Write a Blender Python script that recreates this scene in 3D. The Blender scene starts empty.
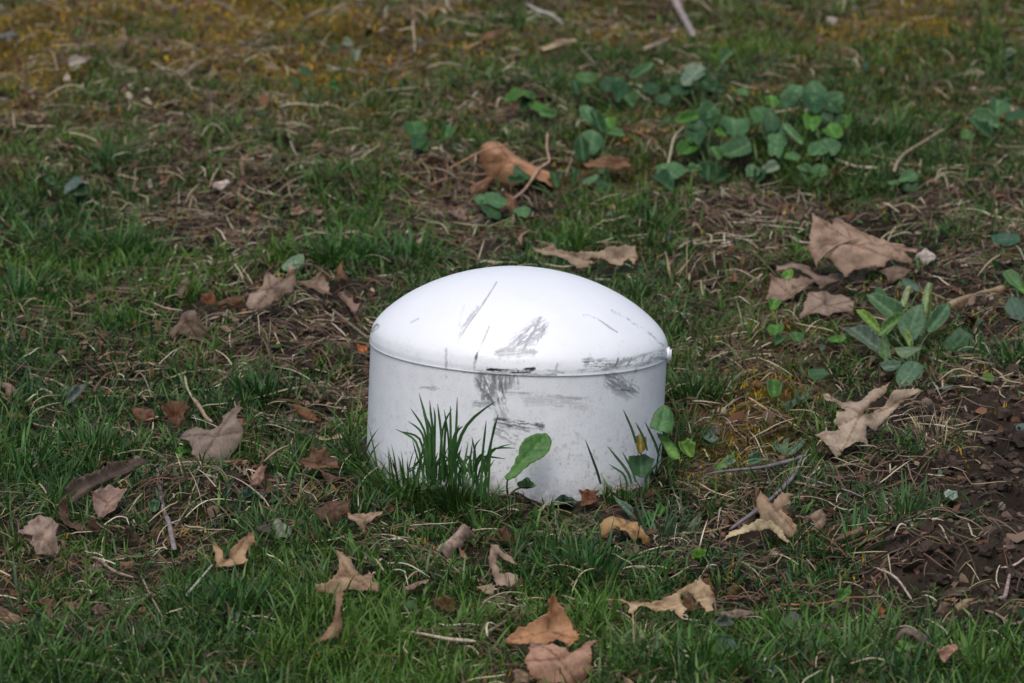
import bpy, math
import numpy as np
from mathutils import Vector
from mathutils.geometry import delaunay_2d_cdt
rng = np.random.default_rng(11)
R = math.radians
scene = bpy.context.scene
COL = scene.collection

# ------------------------------------------------------------------ camera geometry
ELEV = R(10.5); DIST = 4.0; FPX = 5080.0
SLOPE = math.tan(R(7.5))
TGT = np.array([-0.003, 0.0, 0.090])
CAM = TGT + DIST*np.array([0, -math.cos(ELEV), math.sin(ELEV)])
FW = np.array([0, math.cos(ELEV), -math.sin(ELEV)])
RT = np.array([1.0, 0, 0]); UP = np.array([0, math.sin(ELEV), math.cos(ELEV)])
def proj(P):
    P = np.asarray(P, float); d = P-CAM
    z = d@FW
    return np.stack([512+FPX*(d@RT)/z, 341.5-FPX*(d@UP)/z], -1)
def ray(px, py):
    px = np.asarray(px, float); py = np.asarray(py, float)
    d = FW + ((px-512)/FPX)[..., None]*RT + ((341.5-py)/FPX)[..., None]*UP
    return d/np.linalg.norm(d, axis=-1, keepdims=True)

# ------------------------------------------------------------------ noise and terrain
def hsh(ix, iy, s):
    n = (ix.astype(np.int64)*374761393 + iy.astype(np.int64)*668265263 + s*1442695041) & 0xFFFFFFFF
    n = ((n ^ (n >> 13))*1274126177) & 0xFFFFFFFF
    n = (n ^ (n >> 16)) & 0xFFFF
    return n/65535.0
def vn(x, y, s=0):
    x = np.asarray(x, float); y = np.asarray(y, float)
    ix = np.floor(x); iy = np.floor(y); fx = x-ix; fy = y-iy
    fx = fx*fx*(3-2*fx); fy = fy*fy*(3-2*fy)
    a = hsh(ix, iy, s); b = hsh(ix+1, iy, s); c = hsh(ix, iy+1, s); d = hsh(ix+1, iy+1, s)
    return (a*(1-fx)+b*fx)*(1-fy)+(c*(1-fx)+d*fx)*fy
def fbm(x, y, s=0, o=3):
    r = 0; a = .5; t = 0
    for k in range(o):
        r = r + a*vn(x*2**k, y*2**k, s+k*17); t += a; a *= .5
    return r/t
def grid(txt):
    return np.array([[float(c) for c in l.split()] for l in txt.strip().split('\n')])/9.0
GREEN = grid("""
2 3 3 2 2 3 4 4 4 4 3 4 5 4 4 5
3 4 3 3 4 4 5 5 5 5 5 6 6 6 7 6
5 5 4 2 2 3 3 4 4 4 5 5 7 8 5 4
6 5 2 1 6 7 3 1 4 4 3 2 1 1 2 3
6 5 4 2 3 6 7 5 4 4 4 3 2 2 2 3
5 3 4 3 2 1 3 4 4 4 5 4 4 4 3 2
4 6 5 6 4 2 3 4 4 4 5 3 2 3 2 0
6 6 3 0 1 3 5 6 5 5 4 3 2 3 2 0
6 2 1 1 4 4 5 5 6 5 4 2 3 3 1 0
4 4 7 7 7 7 5 4 5 6 6 4 5 4 1 0
7 6 6 7 8 7 6 3 3 6 8 8 7 7 6 7""")
DRY = grid("""
3 3 2 2 2 3 5 5 5 5 4 3 3 3 3 3
4 4 5 5 4 3 4 4 5 4 3 3 3 3 3 4
4 5 6 7 7 6 6 7 5 4 4 3 3 3 5 5
2 4 7 6 4 4 6 8 4 4 6 6 6 4 5 6
3 4 5 6 5 3 4 3 4 5 7 7 5 4 5 6
4 6 5 7 7 7 5 5 5 5 6 6 5 5 6 7
5 4 5 4 5 8 5 5 5 5 6 7 5 5 5 1
4 4 6 5 7 6 4 4 4 5 6 7 7 6 4 0
3 6 6 5 5 4 4 5 4 4 6 7 7 6 3 0
5 8 4 3 3 4 6 6 6 5 5 6 5 6 4 2
3 3 4 3 3 3 4 6 6 5 4 4 4 5 5 4""")
MOSS = grid("""
6 6 6 7 8 8 5 4 5 5 3 5 5 5 8 5
5 4 4 6 6 7 6 3 3 2 2 2 3 4 5 3
3 3 3 2 2 3 3 2 3 4 3 2 2 2 2 3
1 1 1 1 1 1 1 1 1 1 2 2 1 1 1 2
1 1 1 1 1 1 1 1 1 1 2 2 1 1 1 1
1 1 1 1 1 1 1 1 1 1 2 4 3 1 1 1
1 1 1 1 1 1 1 1 1 1 5 7 5 1 1 0
1 1 1 0 1 1 1 1 1 1 2 3 2 1 0 0
1 1 1 1 1 1 1 1 1 1 1 1 1 1 0 0
1 1 2 2 2 2 1 1 1 1 1 1 1 1 0 0
2 2 2 2 2 2 1 1 1 2 2 2 2 2 1 1""")
SOIL = grid("""
1 1 1 0 0 1 2 3 2 1 2 2 2 2 1 1
1 2 3 2 1 1 1 1 1 2 1 1 1 1 2 1
2 1 3 5 4 2 4 4 4 3 4 1 1 1 4 5
0 1 3 3 1 1 4 5 2 5 6 4 5 5 6 4
0 1 2 3 2 0 1 2 2 2 3 4 4 4 5 4
1 3 2 2 5 6 4 3 3 3 1 2 3 2 4 6
2 0 1 1 3 6 5 3 3 3 2 2 3 3 7 9
0 0 4 9 7 5 2 2 3 4 3 3 4 4 7 9
0 4 4 4 2 2 2 3 2 2 2 4 3 4 8 9
3 5 1 0 0 1 3 4 4 2 2 4 4 6 9 9
0 1 0 0 0 0 1 5 4 1 0 0 1 1 2 1""")
def samp(G, px, py):
    u = np.clip((np.asarray(px)-32)/64, 0, 14.999); v = np.clip((np.asarray(py)-31)/62, 0, 9.999)
    i = u.astype(int); j = v.astype(int); fu = u-i; fv = v-j
    return (G[j, i]*(1-fu)+G[j, i+1]*fu)*(1-fv)+(G[j+1, i]*(1-fu)+G[j+1, i+1]*fu)*fv
MB_ = [(330,10,110,11,.75),(70,48,70,11,.9),(300,68,95,9,.8),(20,66,50,12,.9),(120,12,110,11,.8),(20,14,50,14,.6),(260,62,60,8,.7),(860,42,50,14,.6),(640,28,70,10,.4),(900,8,50,10,.6),(790,415,38,16,.8),(722,440,36,10,.6),(560,12,60,9,.4),(1000,30,30,10,.4),(200,80,60,7,.4),(450,55,50,8,.35)]
def mossmap(px, py):
    m = samp(MOSS, px, py)*.8
    for (a, b, c, d, e) in MB_: m = m+e*np.exp(-((px-a)/c)**2-((py-b)/d)**2)
    return np.clip(m, 0, 1.3)
def base_plane(y):
    y = np.asarray(y, float)
    return SLOPE*3.5*np.tanh(y/3.5)
def gpx(x, y):
    return proj(np.stack([x, y, base_plane(y)], -1))
def wpx(x, y):           # cover masks: frame position of a ground point with a wobble
    q = gpx(x, y)
    wx = (fbm(x*14, y*9, 5)-.5)*90; wy = (fbm(x*14, y*9, 9)-.5)*80
    return q[..., 0]+wx, q[..., 1]+wy
def plane_pt(px, py):
    d = ray(px, py); t = (SLOPE*CAM[1]-CAM[2])/(d[..., 2]-SLOPE*d[..., 1])
    return CAM + d*t[..., None]
BUMPS = [(660,192,110,9,-.016),(830,195,60,9,-.012),(195,500,52,22,.020),(110,548,48,14,-.016),(150,410,60,10,-.004),
 (985,470,60,40,.006),(990,590,70,11,-.020),(960,555,50,14,.012),(345,372,40,16,-.012),(700,150,110,22,.010),
 (60,375,60,10,-.010),(255,215,50,14,-.006),(440,205,50,16,-.008),(980,215,50,14,-.010),(870,250,60,10,-.008),
 (290,515,50,12,-.010),(740,300,60,14,-.008),(560,600,70,14,-.010),(760,590,60,10,-.010),(150,590,80,10,-.008),
 (860,615,80,10,-.014),(280,150,60,12,-.008),(210,60,60,8,.01),(330,30,100,9,.012),(520,90,90,9,.008),(900,80,80,10,-.006)]
_b = []
for (bx, by, rx, ry, h) in BUMPS:
    c = plane_pt(np.array(bx), np.array(by)); e = plane_pt(np.array(bx), np.array(by-ry))
    _b.append((c[0], c[1], rx/1200.0, abs(e[1]-c[1])+.004, h))
def height(x, y):
    x = np.asarray(x, float); y = np.asarray(y, float)
    h = base_plane(y)
    h = h + .024*(fbm(x*7, y*6, 21, 2)-.5) + .022*(fbm(x*24, y*20, 31, 3)-.5)
    for (cx, cy, rx, ry, a) in _b:
        h = h + a*np.exp(-((x-cx)/rx)**2-((y-cy)/ry)**2)
    near = np.exp(-((x/1.1)**2+((y-.4)/1.6)**2)**2)
    px, py = wpx(x, y)
    s = np.clip(samp(SOIL, px, py)*1.6-.35, 0, 1)*near
    cl = np.abs(fbm(x*55, y*50, 41, 3)-.5)*2
    h = h + s*(.016*(.35-cl)+.005*(vn(x*190, y*180, 51)-.5)) + .005*(vn(x*110, y*100, 61)-.5)*near
    return h
def G(px, py):
    px = np.asarray(px, float); py = np.asarray(py, float)
    d = ray(px, py); P = plane_pt(px, py)
    for _ in range(5):
        off = height(P[..., 0], P[..., 1])-base_plane(P[..., 1])
        # ray against plane shifted by off
        t = (SLOPE*CAM[1]+off-CAM[2])/(d[..., 2]-SLOPE*d[..., 1])
        P = CAM + d*t[..., None]
    P = P.copy(); P[..., 2] = height(P[..., 0], P[..., 1])
    return P

# ------------------------------------------------------------------ node helpers
def newmat(name):
    m = bpy.data.materials.new(name); m.use_nodes = True
    nt = m.node_tree; nt.nodes.clear()
    out = nt.nodes.new('ShaderNodeOutputMaterial'); b = nt.nodes.new('ShaderNodeBsdfPrincipled')
    nt.links.new(b.outputs[0], out.inputs[0])
    return m, nt, b, out
def noise(nt, scale, detail=4, rough=.6, vec=None):
    n = nt.nodes.new('ShaderNodeTexNoise'); n.inputs['Scale'].default_value = scale
    n.inputs['Detail'].default_value = detail; n.inputs['Roughness'].default_value = rough
    if vec: nt.links.new(vec, n.inputs['Vector'])
    return n
def ramp(nt, src, stops):
    r = nt.nodes.new('ShaderNodeValToRGB'); e = r.color_ramp.elements
    while len(e) < len(stops): e.new(.5)
    for i, (p, c) in enumerate(stops):
        e[i].position = p; e[i].color = (*c, 1) if len(c) == 3 else c
    nt.links.new(src, r.inputs[0]); return r
def mix(nt, fac, a, b, mode='MIX'):
    n = nt.nodes.new('ShaderNodeMix'); n.data_type = 'RGBA'; n.blend_type = mode
    for sock, v in ((n.inputs[0], fac), (n.inputs[6], a), (n.inputs[7], b)):
        if isinstance(v, (int, float)): sock.default_value = v
        elif isinstance(v, tuple): sock.default_value = (*v, 1)
        else: nt.links.new(v, sock)
    return n.outputs[2]
def attr(nt, name):
    a = nt.nodes.new('ShaderNodeAttribute'); a.attribute_name = name; return a
def objcoord(nt):
    return nt.nodes.new('ShaderNodeTexCoord').outputs['Object']
def bump(nt, b, src, strength=.4, dist=.001):
    n = nt.nodes.new('ShaderNodeBump'); n.inputs['Strength'].default_value = strength
    n.inputs['Distance'].default_value = dist
    nt.links.new(src, n.inputs['Height']); nt.links.new(n.outputs[0], b.inputs['Normal'])
def translucent(nt, b, out, col, fac):
    t = nt.nodes.new('ShaderNodeBsdfTranslucent'); ms = nt.nodes.new('ShaderNodeMixShader')
    ms.inputs[0].default_value = fac
    if isinstance(col, tuple): t.inputs[0].default_value = (*col, 1)
    else: nt.links.new(col, t.inputs[0])
    nt.links.new(b.outputs[0], ms.inputs[1]); nt.links.new(t.outputs[0], ms.inputs[2]); nt.links.new(ms.outputs[0], out.inputs[0])

# ------------------------------------------------------------------ mesh helpers
def link(name, me, mat=None, parent=None):
    o = bpy.data.objects.new(name, me); COL.objects.link(o)
    if mat is not None: me.materials.append(mat)
    if parent is not None: o.parent = parent
    return o
def fast_mesh(name, V, F, colr=None, smooth=True):
    V = np.asarray(V, np.float32); F = np.asarray(F, np.int32)
    me = bpy.data.meshes.new(name); k = F.shape[1]
    me.vertices.add(len(V)); me.vertices.foreach_set('co', V.ravel())
    me.loops.add(F.size); me.loops.foreach_set('vertex_index', F.ravel())
    me.polygons.add(len(F)); me.polygons.foreach_set('loop_start', np.arange(0, F.size, k, dtype=np.int32))
    me.polygons.foreach_set('loop_total', np.full(len(F), k, np.int32))
    me.polygons.foreach_set('use_smooth', np.full(len(F), smooth))
    me.update(calc_edges=True)
    if colr is not None:
        a = me.color_attributes.new('col', 'FLOAT_COLOR', 'POINT')
        c = np.ones((len(V), 4), np.float32); c[:, :3] = colr
        a.data.foreach_set('color', c.ravel())
    return me
def ribbons(name, C, W, wd, colr):
    """C centres (n,m,3), W half widths (n,m), wd width directions (n,3) or (n,m,3), colr (n,3) or (n,m,3)"""
    n, m, _ = C.shape
    if wd.ndim == 2: wd = np.repeat(wd[:, None], m, 1)
    if colr.ndim == 2: colr = np.repeat(colr[:, None], m, 1)
    V = np.stack([C-wd*W[..., None], C+wd*W[..., None]], 2).reshape(-1, 3)
    cc = np.repeat(colr[:, :, None], 2, 2).reshape(-1, 3)
    b = (np.arange(n)*m*2)[:, None]+(np.arange(m-1)*2)[None]
    F = np.stack([b, b+1, b+3, b+2], -1).reshape(-1, 4)
    return fast_mesh(name, V, F, cc)
def tag(o, label=None, cat=None, group=None, kind=None):
    if label: o['label'] = label
    if cat: o['category'] = cat
    if group: o['group'] = group
    if kind: o['kind'] = kind
    return o
def empty(name, loc):
    o = bpy.data.objects.new(name, None); COL.objects.link(o); o.location = tuple(loc); o.empty_display_size = .02
    bpy.context.view_layer.update()
    return o
def tube(pts, radii, sides=8, jitter=.12, seg=.006):
    pts = np.asarray(pts, float); radii = np.asarray(radii, float)
    L = np.r_[0, np.cumsum(np.linalg.norm(np.diff(pts, axis=0), axis=1))]
    n = max(4, int(L[-1]/seg)+1); t = np.linspace(0, L[-1], n)
    P = np.stack([np.interp(t, L, pts[:, k]) for k in range(3)], -1)
    for _ in range(2):
        P[1:-1] = .25*P[:-2]+.5*P[1:-1]+.25*P[2:]
    r = np.interp(t, L, radii)*(1+jitter*(rng.random(n)-.5)*2)
    T = np.gradient(P, axis=0); T /= np.linalg.norm(T, axis=1, keepdims=True)+1e-9
    ref = np.array([0.13, 0.2, 1.0]); A = np.cross(T, ref); A /= np.linalg.norm(A, axis=1, keepdims=True)+1e-9
    B = np.cross(T, A)
    th = np.linspace(0, 2*math.pi, sides, endpoint=False)
    V = P[:, None]+r[:, None, None]*(np.cos(th)[None, :, None]*A[:, None]+np.sin(th)[None, :, None]*B[:, None])
    V = V.reshape(-1, 3)
    F = []
    for i in range(n-1):
        for k in range(sides):
            F.append((i*sides+k, i*sides+(k+1) % sides, (i+1)*sides+(k+1) % sides, (i+1)*sides+k))
    # end caps as quads fanned around a centre would be triangles: pinch the end rings instead
    V[:sides] = P[0]+(V[:sides]-P[0])*.35; V[-sides:] = P[-1]+(V[-sides:]-P[-1])*.35
    return V, np.array(F)

# ------------------------------------------------------------------ materials
m_blade, nt, b, out = newmat('grass blade')
a = attr(nt, 'col'); nz = noise(nt, 60, 2, .5, objcoord(nt))
c = mix(nt, 1.0, a.outputs['Color'], ramp(nt, nz.outputs[0], [(.3, (.72, .72, .72)), (.7, (1.2, 1.2, 1.2))]).outputs[0], 'MULTIPLY')
nt.links.new(c, b.inputs['Base Color']); b.inputs['Roughness'].default_value = .5; b.inputs['Specular IOR Level'].default_value = .35
translucent(nt, b, out, c, .28)
m_straw, nt, b, out = newmat('dry straw')
a = attr(nt, 'col'); nt.links.new(a.outputs['Color'], b.inputs['Base Color']); b.inputs['Roughness'].default_value = .7
b.inputs['Specular IOR Level'].default_value = .25
m_crumb, nt, b, out = newmat('soil crumb')
a = attr(nt, 'col'); nz = noise(nt, 400, 4, .7, objcoord(nt))
c = mix(nt, 1.0, a.outputs['Color'], ramp(nt, nz.outputs[0], [(.3, (.6, .6, .6)), (.7, (1.3, 1.3, 1.3))]).outputs[0], 'MULTIPLY')
nt.links.new(c, b.inputs['Base Color']); b.inputs['Roughness'].default_value = .9; b.inputs['Specular IOR Level'].default_value = .2
bump(nt, b, nz.outputs[0], .6, .001)
m_ground, nt, b, out = newmat('earth')
oc = objcoord(nt); a = attr(nt, 'col')
n1 = noise(nt, 90, 6, .7, oc); n2 = noise(nt, 500, 4, .7, oc)
c = mix(nt, 1.0, a.outputs['Color'], ramp(nt, n1.outputs[0], [(.3, (.5, .5, .5)), (.55, (1, 1, 1)), (.75, (1.5, 1.4, 1.3))]).outputs[0], 'MULTIPLY')
c = mix(nt, 1.0, c, ramp(nt, n2.outputs[0], [(.35, (.7, .7, .7)), (.7, (1.35, 1.35, 1.35))]).outputs[0], 'MULTIPLY')
nt.links.new(c, b.inputs['Base Color']); b.inputs['Roughness'].default_value = .95; b.inputs['Specular IOR Level'].default_value = .15
bump(nt, b, n2.outputs[0], .7, .0015)
def leaf_material(name, mottle, transl, rough, spec):
    m, nt, b, out = newmat(name)
    oi = nt.nodes.new('ShaderNodeObjectInfo'); oc = objcoord(nt)
    n1 = noise(nt, 55, 5, .65, oc); n2 = noise(nt, 420, 3, .6, oc)
    c = mix(nt, 1.0, oi.outputs['Color'], ramp(nt, n1.outputs[0], [(.3, mottle[0]), (.5, (1, 1, 1)), (.72, mottle[1])]).outputs[0], 'MULTIPLY')
    c = mix(nt, 1.0, c, ramp(nt, n2.outputs[0], [(.3, (.86, .86, .86)), (.7, (1.1, 1.1, 1.1))]).outputs[0], 'MULTIPLY')
    v = attr(nt, 'vein')
    c = mix(nt, v.outputs['Fac'], c, mix(nt, 1.0, c, mottle[2], 'MULTIPLY'))
    e = attr(nt, 'edge')
    c = mix(nt, e.outputs['Fac'], c, mix(nt, 1.0, c, mottle[3], 'MULTIPLY'))
    nt.links.new(c, b.inputs['Base Color']); b.inputs['Roughness'].default_value = rough; b.inputs['Specular IOR Level'].default_value = spec
    ad = nt.nodes.new('ShaderNodeMath'); ad.operation = 'ADD'
    nt.links.new(v.outputs['Fac'], ad.inputs[0]); nt.links.new(n2.outputs[0], ad.inputs[1])
    bump(nt, b, ad.outputs[0], .5, .0007)
    translucent(nt, b, out, c, transl)
    return m
m_dead = leaf_material('dead leaf', ((.45, .38, .34), (1.3, 1.25, 1.2), (.50, .40, .32), (.60, .48, .38)), .10, .62, .3)
m_weed = leaf_material('green leaf', ((.72, .76, .74), (1.25, 1.2, 1.1), (1.9, 1.6, 1.6), (1.5, 1.25, .9)), .22, .5, .35)
m_bark, nt, b, out = newmat('twig bark')
oi = nt.nodes.new('ShaderNodeObjectInfo'); oc = objcoord(nt); n1 = noise(nt, 200, 5, .7, oc)
c = mix(nt, 1.0, oi.outputs['Color'], ramp(nt, n1.outputs[0], [(.3, (.5, .5, .5)), (.7, (1.5, 1.5, 1.5))]).outputs[0], 'MULTIPLY')
nt.links.new(c, b.inputs['Base Color']); b.inputs['Roughness'].default_value = .8; bump(nt, b, n1.outputs[0], .6, .0006)

# ------------------------------------------------------------------ ground sheet
def axis(lo, hi, step, far, n=26):
    mid = np.arange(lo, hi+step/2, step)
    g = np.geomspace(step*1.5, far, n)
    return np.r_[(mid[0]-g)[::-1], mid, mid[-1]+g]
xs = axis(-.72, .72, .004, 40); ys = axis(-.65, 1.7, .005, 40)
X, Y = np.meshgrid(xs, ys); Z = height(X, Y)
px, py = wpx(X, Y)
so = np.clip(samp(SOIL, px, py)*1.5-.3, 0, 1)[..., None]; mo = np.clip(mossmap(px, py)*1.3-.15, 0, 1)[..., None]
inside = (np.exp(-((X/1.3)**2+((Y-.4)/2.0)**2)**2))[..., None]
c_th = np.array([.036, .027, .017]); c_so = np.array([.044, .030, .021]); c_mo = np.array([.16, .105, .018]); c_far = np.array([.055, .070, .026])
gc = c_th*(1-so)+c_so*so
gc = gc*(1-mo)+c_mo*mo
gc = gc*(.25+1.1*fbm(X*18, Y*14, 71)[..., None])
gc = gc*inside + (1-inside)*c_far*(.6+.8*fbm(X*3, Y*3, 75)[..., None])
nx, ny = len(xs), len(ys)
idx = np.arange(nx*ny).reshape(ny, nx)
F = np.stack([idx[:-1, :-1], idx[:-1, 1:], idx[1:, 1:], idx[1:, :-1]], -1).reshape(-1, 4)
g = link('ground', fast_mesh('ground', np.stack([X, Y, Z], -1).reshape(-1, 3), F, gc.reshape(-1, 3)), m_ground)
tag(g, 'dark brown soil under the grass, bare and crumbly at the right edge', 'ground', kind='structure')

# ------------------------------------------------------------------ leaves traced as outlines, each on a plane of its own
POLYS = []       # outlines that grass should not bury
def z(ox, oy, s, pts): return [(ox+x/s, oy+y/s) for x, y in pts]
def inpoly(P, poly):
    x, y = P[..., 0], P[..., 1]; r = np.zeros(x.shape, bool); n = len(poly)
    for i in range(n):
        x1, y1 = poly[i]; x2, y2 = poly[(i+1) % n]
        if y1 == y2: continue
        c = ((y1 > y) != (y2 > y)) & (x < (x2-x1)*(y-y1)/(y2-y1)+x1)
        r ^= c
    return r
def segdist(P, A, B):
    AB = B-A; t = np.clip(((P-A)@AB)/(AB@AB+1e-12), 0, 1)
    return np.linalg.norm(P-(A+t[:, None]*AB), axis=1)
def leaf_mesh(name, poly, P0, pitch, yaw, curl, wave, step=.0018, thick=.0003, veins='tips', base=None, rag=.0005, sag=-.055):
    n = np.array([math.sin(yaw)*math.sin(pitch), -math.cos(yaw)*math.sin(pitch), math.cos(pitch)])
    u = np.array([math.cos(yaw), math.sin(yaw), 0.0]); v = np.cross(n, u)
    pp = np.array(poly, float); d = ray(pp[:, 0], pp[:, 1])
    t = ((P0-CAM)@n)/(d@n); W = CAM+d*t[:, None]-P0
    Q = np.stack([W@u, W@v], -1)
    area = .5*np.sum(Q[:, 0]*np.roll(Q[:, 1], -1)-np.roll(Q[:, 0], -1)*Q[:, 1])
    if area < 0: Q = Q[::-1]
    tips_src = Q.copy()
    # resample the outline, ragged a little
    out_ = []
    for i in range(len(Q)):
        A, B = Q[i], Q[(i+1) % len(Q)]; L = np.linalg.norm(B-A); k = max(1, int(L/step))
        nn = np.array([B[1]-A[1], A[0]-B[0]])/(L+1e-9)
        for j in range(k):
            q = A+(B-A)*j/k
            if j: q = q+nn*(rng.random()-.5)*2*rag+nn*math.sin(math.pi*j/k)*L*sag
            out_.append(q)
    O = np.array(out_)
    lo, hi = O.min(0), O.max(0)
    gx, gy = np.meshgrid(np.arange(lo[0], hi[0], step), np.arange(lo[1], hi[1], step))
    gp = np.stack([gx.ravel(), gy.ravel()], -1)+(rng.random((gx.size, 2))-.5)*step*.5
    gp = gp[inpoly(gp, [tuple(q) for q in O])]
    if len(gp):
        keep = np.ones(len(gp), bool)
        dm = np.min(np.linalg.norm(gp[:, None]-O[None], axis=2), axis=1)
        gp = gp[dm > step*.45]
    allp = np.vstack([O, gp]) if len(gp) else O
    nO = len(O)
    vs, _, fs, ov, _, _ = delaunay_2d_cdt([Vector(p) for p in allp], [(i, (i+1) % nO) for i in range(nO)], [], 1, 1e-7)
    V2 = np.array([tuple(p) for p in vs]); Fs = [tuple(f) for f in fs if len(f) == 3]
    c = V2.mean(0); M = np.cov((V2-c).T); ev, ew = np.linalg.eigh(M)
    major, minor = ew[:, 1], ew[:, 0]
    a_ = (V2-c)@major; b_ = (V2-c)@minor; bm = np.abs(b_).max()+1e-6; am = np.abs(a_).max()+1e-6
    sd = rng.integers(0, 999)
    curl = curl*1.5; disp = -curl*(b_/bm)**2 - .35*curl*(a_/am)**2*np.sign(rng.random()-.4)
    disp = disp - .35*curl*np.abs(b_)/bm + 1.5*wave*(fbm((V2[:, 0]+5)*45, (V2[:, 1]+5)*45, sd, 2)-.5)*2 + wave*.35*(vn((V2[:, 0]+5)*170, (V2[:, 1]+5)*170, sd+3)-.5)*2
    # veins
    cen = np.array(base) if base is not None else c
    dq = np.linalg.norm(tips_src-cen, axis=1); vein = np.zeros(len(V2)); m = len(tips_src)
    if veins == 'tips':
        lines = [(cen, tips_src[i]) for i in range(m) if dq[i] >= dq[i-1] and dq[i] > dq[(i+1) % m] and dq[i] > .5*dq.max()]
    else:
        A = c-major*am; B = c+major*am; lines = [(A, B)]
        for k in (-.5, -.15, .2, .5):
            q = c+major*am*k
            lines += [(q, q+major*am*.3+minor*bm*.75), (q, q+major*am*.3-minor*bm*.75)]
    for i, (A, B) in enumerate(lines):
        w = .0009 if (i == 0 or veins == 'tips') else .0005
        vein = np.maximum(vein, np.exp(-(segdist(V2, A, B)/w)**2)*(1 if i == 0 or veins == 'tips' else .6))
        disp = disp - .0008*np.exp(-(segdist(V2, A, B)/.002)**2)
    ed = np.min(np.linalg.norm(V2[:, None]-O[None, ::2], axis=2), axis=1)
    edge = np.exp(-ed/.0025)*fbm(V2[:, 0]*200+9, V2[:, 1]*200, sd)
    P = V2[:, :1]*u+V2[:, 1:]*v+disp[:, None]*n
    # real thickness: back skin and rim
    nv = len(P); back = P-n*thick
    Fa = list(Fs)+[(i+nv, k+nv, j+nv) for i, j, k in Fs]
    cnt = {}
    for f in Fs:
        for e in ((f[0], f[1]), (f[1], f[2]), (f[2], f[0])):
            cnt[e] = 1
    rim = [e for e in cnt if (e[1], e[0]) not in cnt]
    for i, j in rim: Fa += [(j, i, i+nv), (j, i+nv, j+nv)]
    me = fast_mesh(name, np.vstack([P, back]), np.array(Fa))
    for nm, arr in (('vein', vein), ('edge', edge)):
        at = me.attributes.new(nm, 'FLOAT', 'POINT'); at.data.foreach_set('value', np.r_[arr, arr].astype(np.float32))
    return me
def ragged(poly):
    if len(poly) > 8: return poly
    P = np.array(poly, float); c = P.mean(0); o = []
    for i in range(len(P)):
        a, b = P[i], P[(i+1) % len(P)]; o.append(a+(a-c)*rng.uniform(-.05, .16))
        for t in ((.33, .66) if len(P) < 6 else (.5,)):
            q = a+(b-a)*(t+rng.uniform(-.12, .12)); o.append(q+(c-q)*rng.uniform(-.08, .34))
    return [tuple(q) for q in o]
def leaf(label, poly, colr, pitch=42, yaw=0, curl=.006, wave=.003, lift=.008, stem=None, group=None, cat='dead leaf', name='dead_leaf', mat=None, cull=True, veins='tips', step=.0018):
    poly = ragged(poly) if mat is None else poly
    pp = np.array(poly); k = pp[:, 1].argmax(); bx, by = pp[k]
    P0 = G(bx, by+lift*1150)+np.array([0, 0, lift])
    me = leaf_mesh(name, poly, P0, R(pitch), R(yaw), curl*rng.choice([1, 1, -.8]), wave*1.3, veins=veins, step=step, rag=.0008)
    o = link(name, me, mat or m_dead); o.location = tuple(P0); colr = (colr[0]*1.02, colr[1]*1.02, colr[2]*.93); o.color = (*colr, 1)
    tag(o, label, cat, group)
    if cull: POLYS.append(poly)
    if stem is not None:
        pts = []
        d = ray(np.array([s[0] for s in stem], float), np.array([s[1] for s in stem], float))
        n = np.array([0, -math.sin(R(pitch)), math.cos(R(pitch))]); t = ((P0-CAM)@n)/(d@n)
        W = CAM+d*t[:, None]-P0
        V, F = tube(W, np.linspace(.0011, .0008, len(W)), 6)
        s = link('stem', fast_mesh('stem', V, F), m_bark, o); s.color = (*[q*.8 for q in colr], 1)
    return o
TAN = (.30, .205, .15); GREY = (.27, .20, .165); PALE = (.40, .31, .235); RUST = (.17, .070, .028); BROWN = (.12, .065, .038); ORNG = (.40, .19, .10); DARK = (.075, .052, .042); PINK = (.30, .205, .175)
Z8 = lambda p: z(768, 200, 2.969, p)
ZD = lambda p: z(768, 350, 2.969, p)
leaf('large grey-brown lobed leaf propped up on the bare soil at right', Z8([(205,15),(215,15),(235,45),(270,75),(340,110),(400,130),(445,140),(440,160),(405,150),(440,205),(395,185),(360,178),(345,195),(300,190),(275,190),(230,205),(215,190),(160,150),(145,175),(120,130),(125,95),(130,30),(165,50),(190,60)]), (.33,.225,.17), 48, 0, .010, .004, .012, stem=Z8([(150,180),(180,145),(230,122),(280,112)]))
leaf('narrow grey-brown leaf lobe lying just under the large lobed leaf', Z8([(25,175),(110,182),(150,212),(205,210),(285,203),(290,240),(220,240),(165,245),(140,222),(80,205),(30,197)]), GREY, 35, 10, .004, .003, .010)
leaf('flat grey-brown leaf lobe left of the dark gap under the large lobed leaf', Z8([(5,228),(60,232),(155,243),(120,262),(95,280),(80,300),(40,304),(2,296)]), (.28,.20,.16), 38, -10, .004, .003, .008)
leaf('grey-brown three-cornered leaf piece below the large lobed leaf', Z8([(125,262),(168,252),(215,275),(255,300),(250,332),(180,338),(100,340)]), (.27,.20,.165), 40, 5, .005, .003, .006)
leaf('ragged dark brown leaf scrap beneath the right tip of the large lobed leaf', Z8([(345,200),(380,180),(430,205),(400,225),(360,240),(330,215)]), (.16,.11,.085), 40, 0, .004, .003, .006)
leaf('thin curved tan leaf arching beside the broad-leaved plant', Z8([(530,290),(560,283),(640,253),(690,240),(720,250),(700,262),(650,267),(600,285),(580,312),(540,315)]), (.36,.27,.18), 45, 0, .006, .002, .012)
leaf('pale forked oak leaf with long pointed lobes right of the twigs', ZD([(160,85),(185,95),(215,125),(260,150),(300,125),(368,100),(350,130),(300,170),(283,192),(300,187),(370,130),(430,108),(465,118),(400,155),(360,190),(320,235),(290,228),(300,280),(270,275),(235,290),(205,325),(170,290),(135,250),(165,240),(215,238),(195,215),(205,178),(230,185),(220,150),(180,125)]), (.38,.30,.24), 48, 5, .012, .004, .008)
ZE = lambda p: z(440, 100, 5.095, p)
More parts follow.
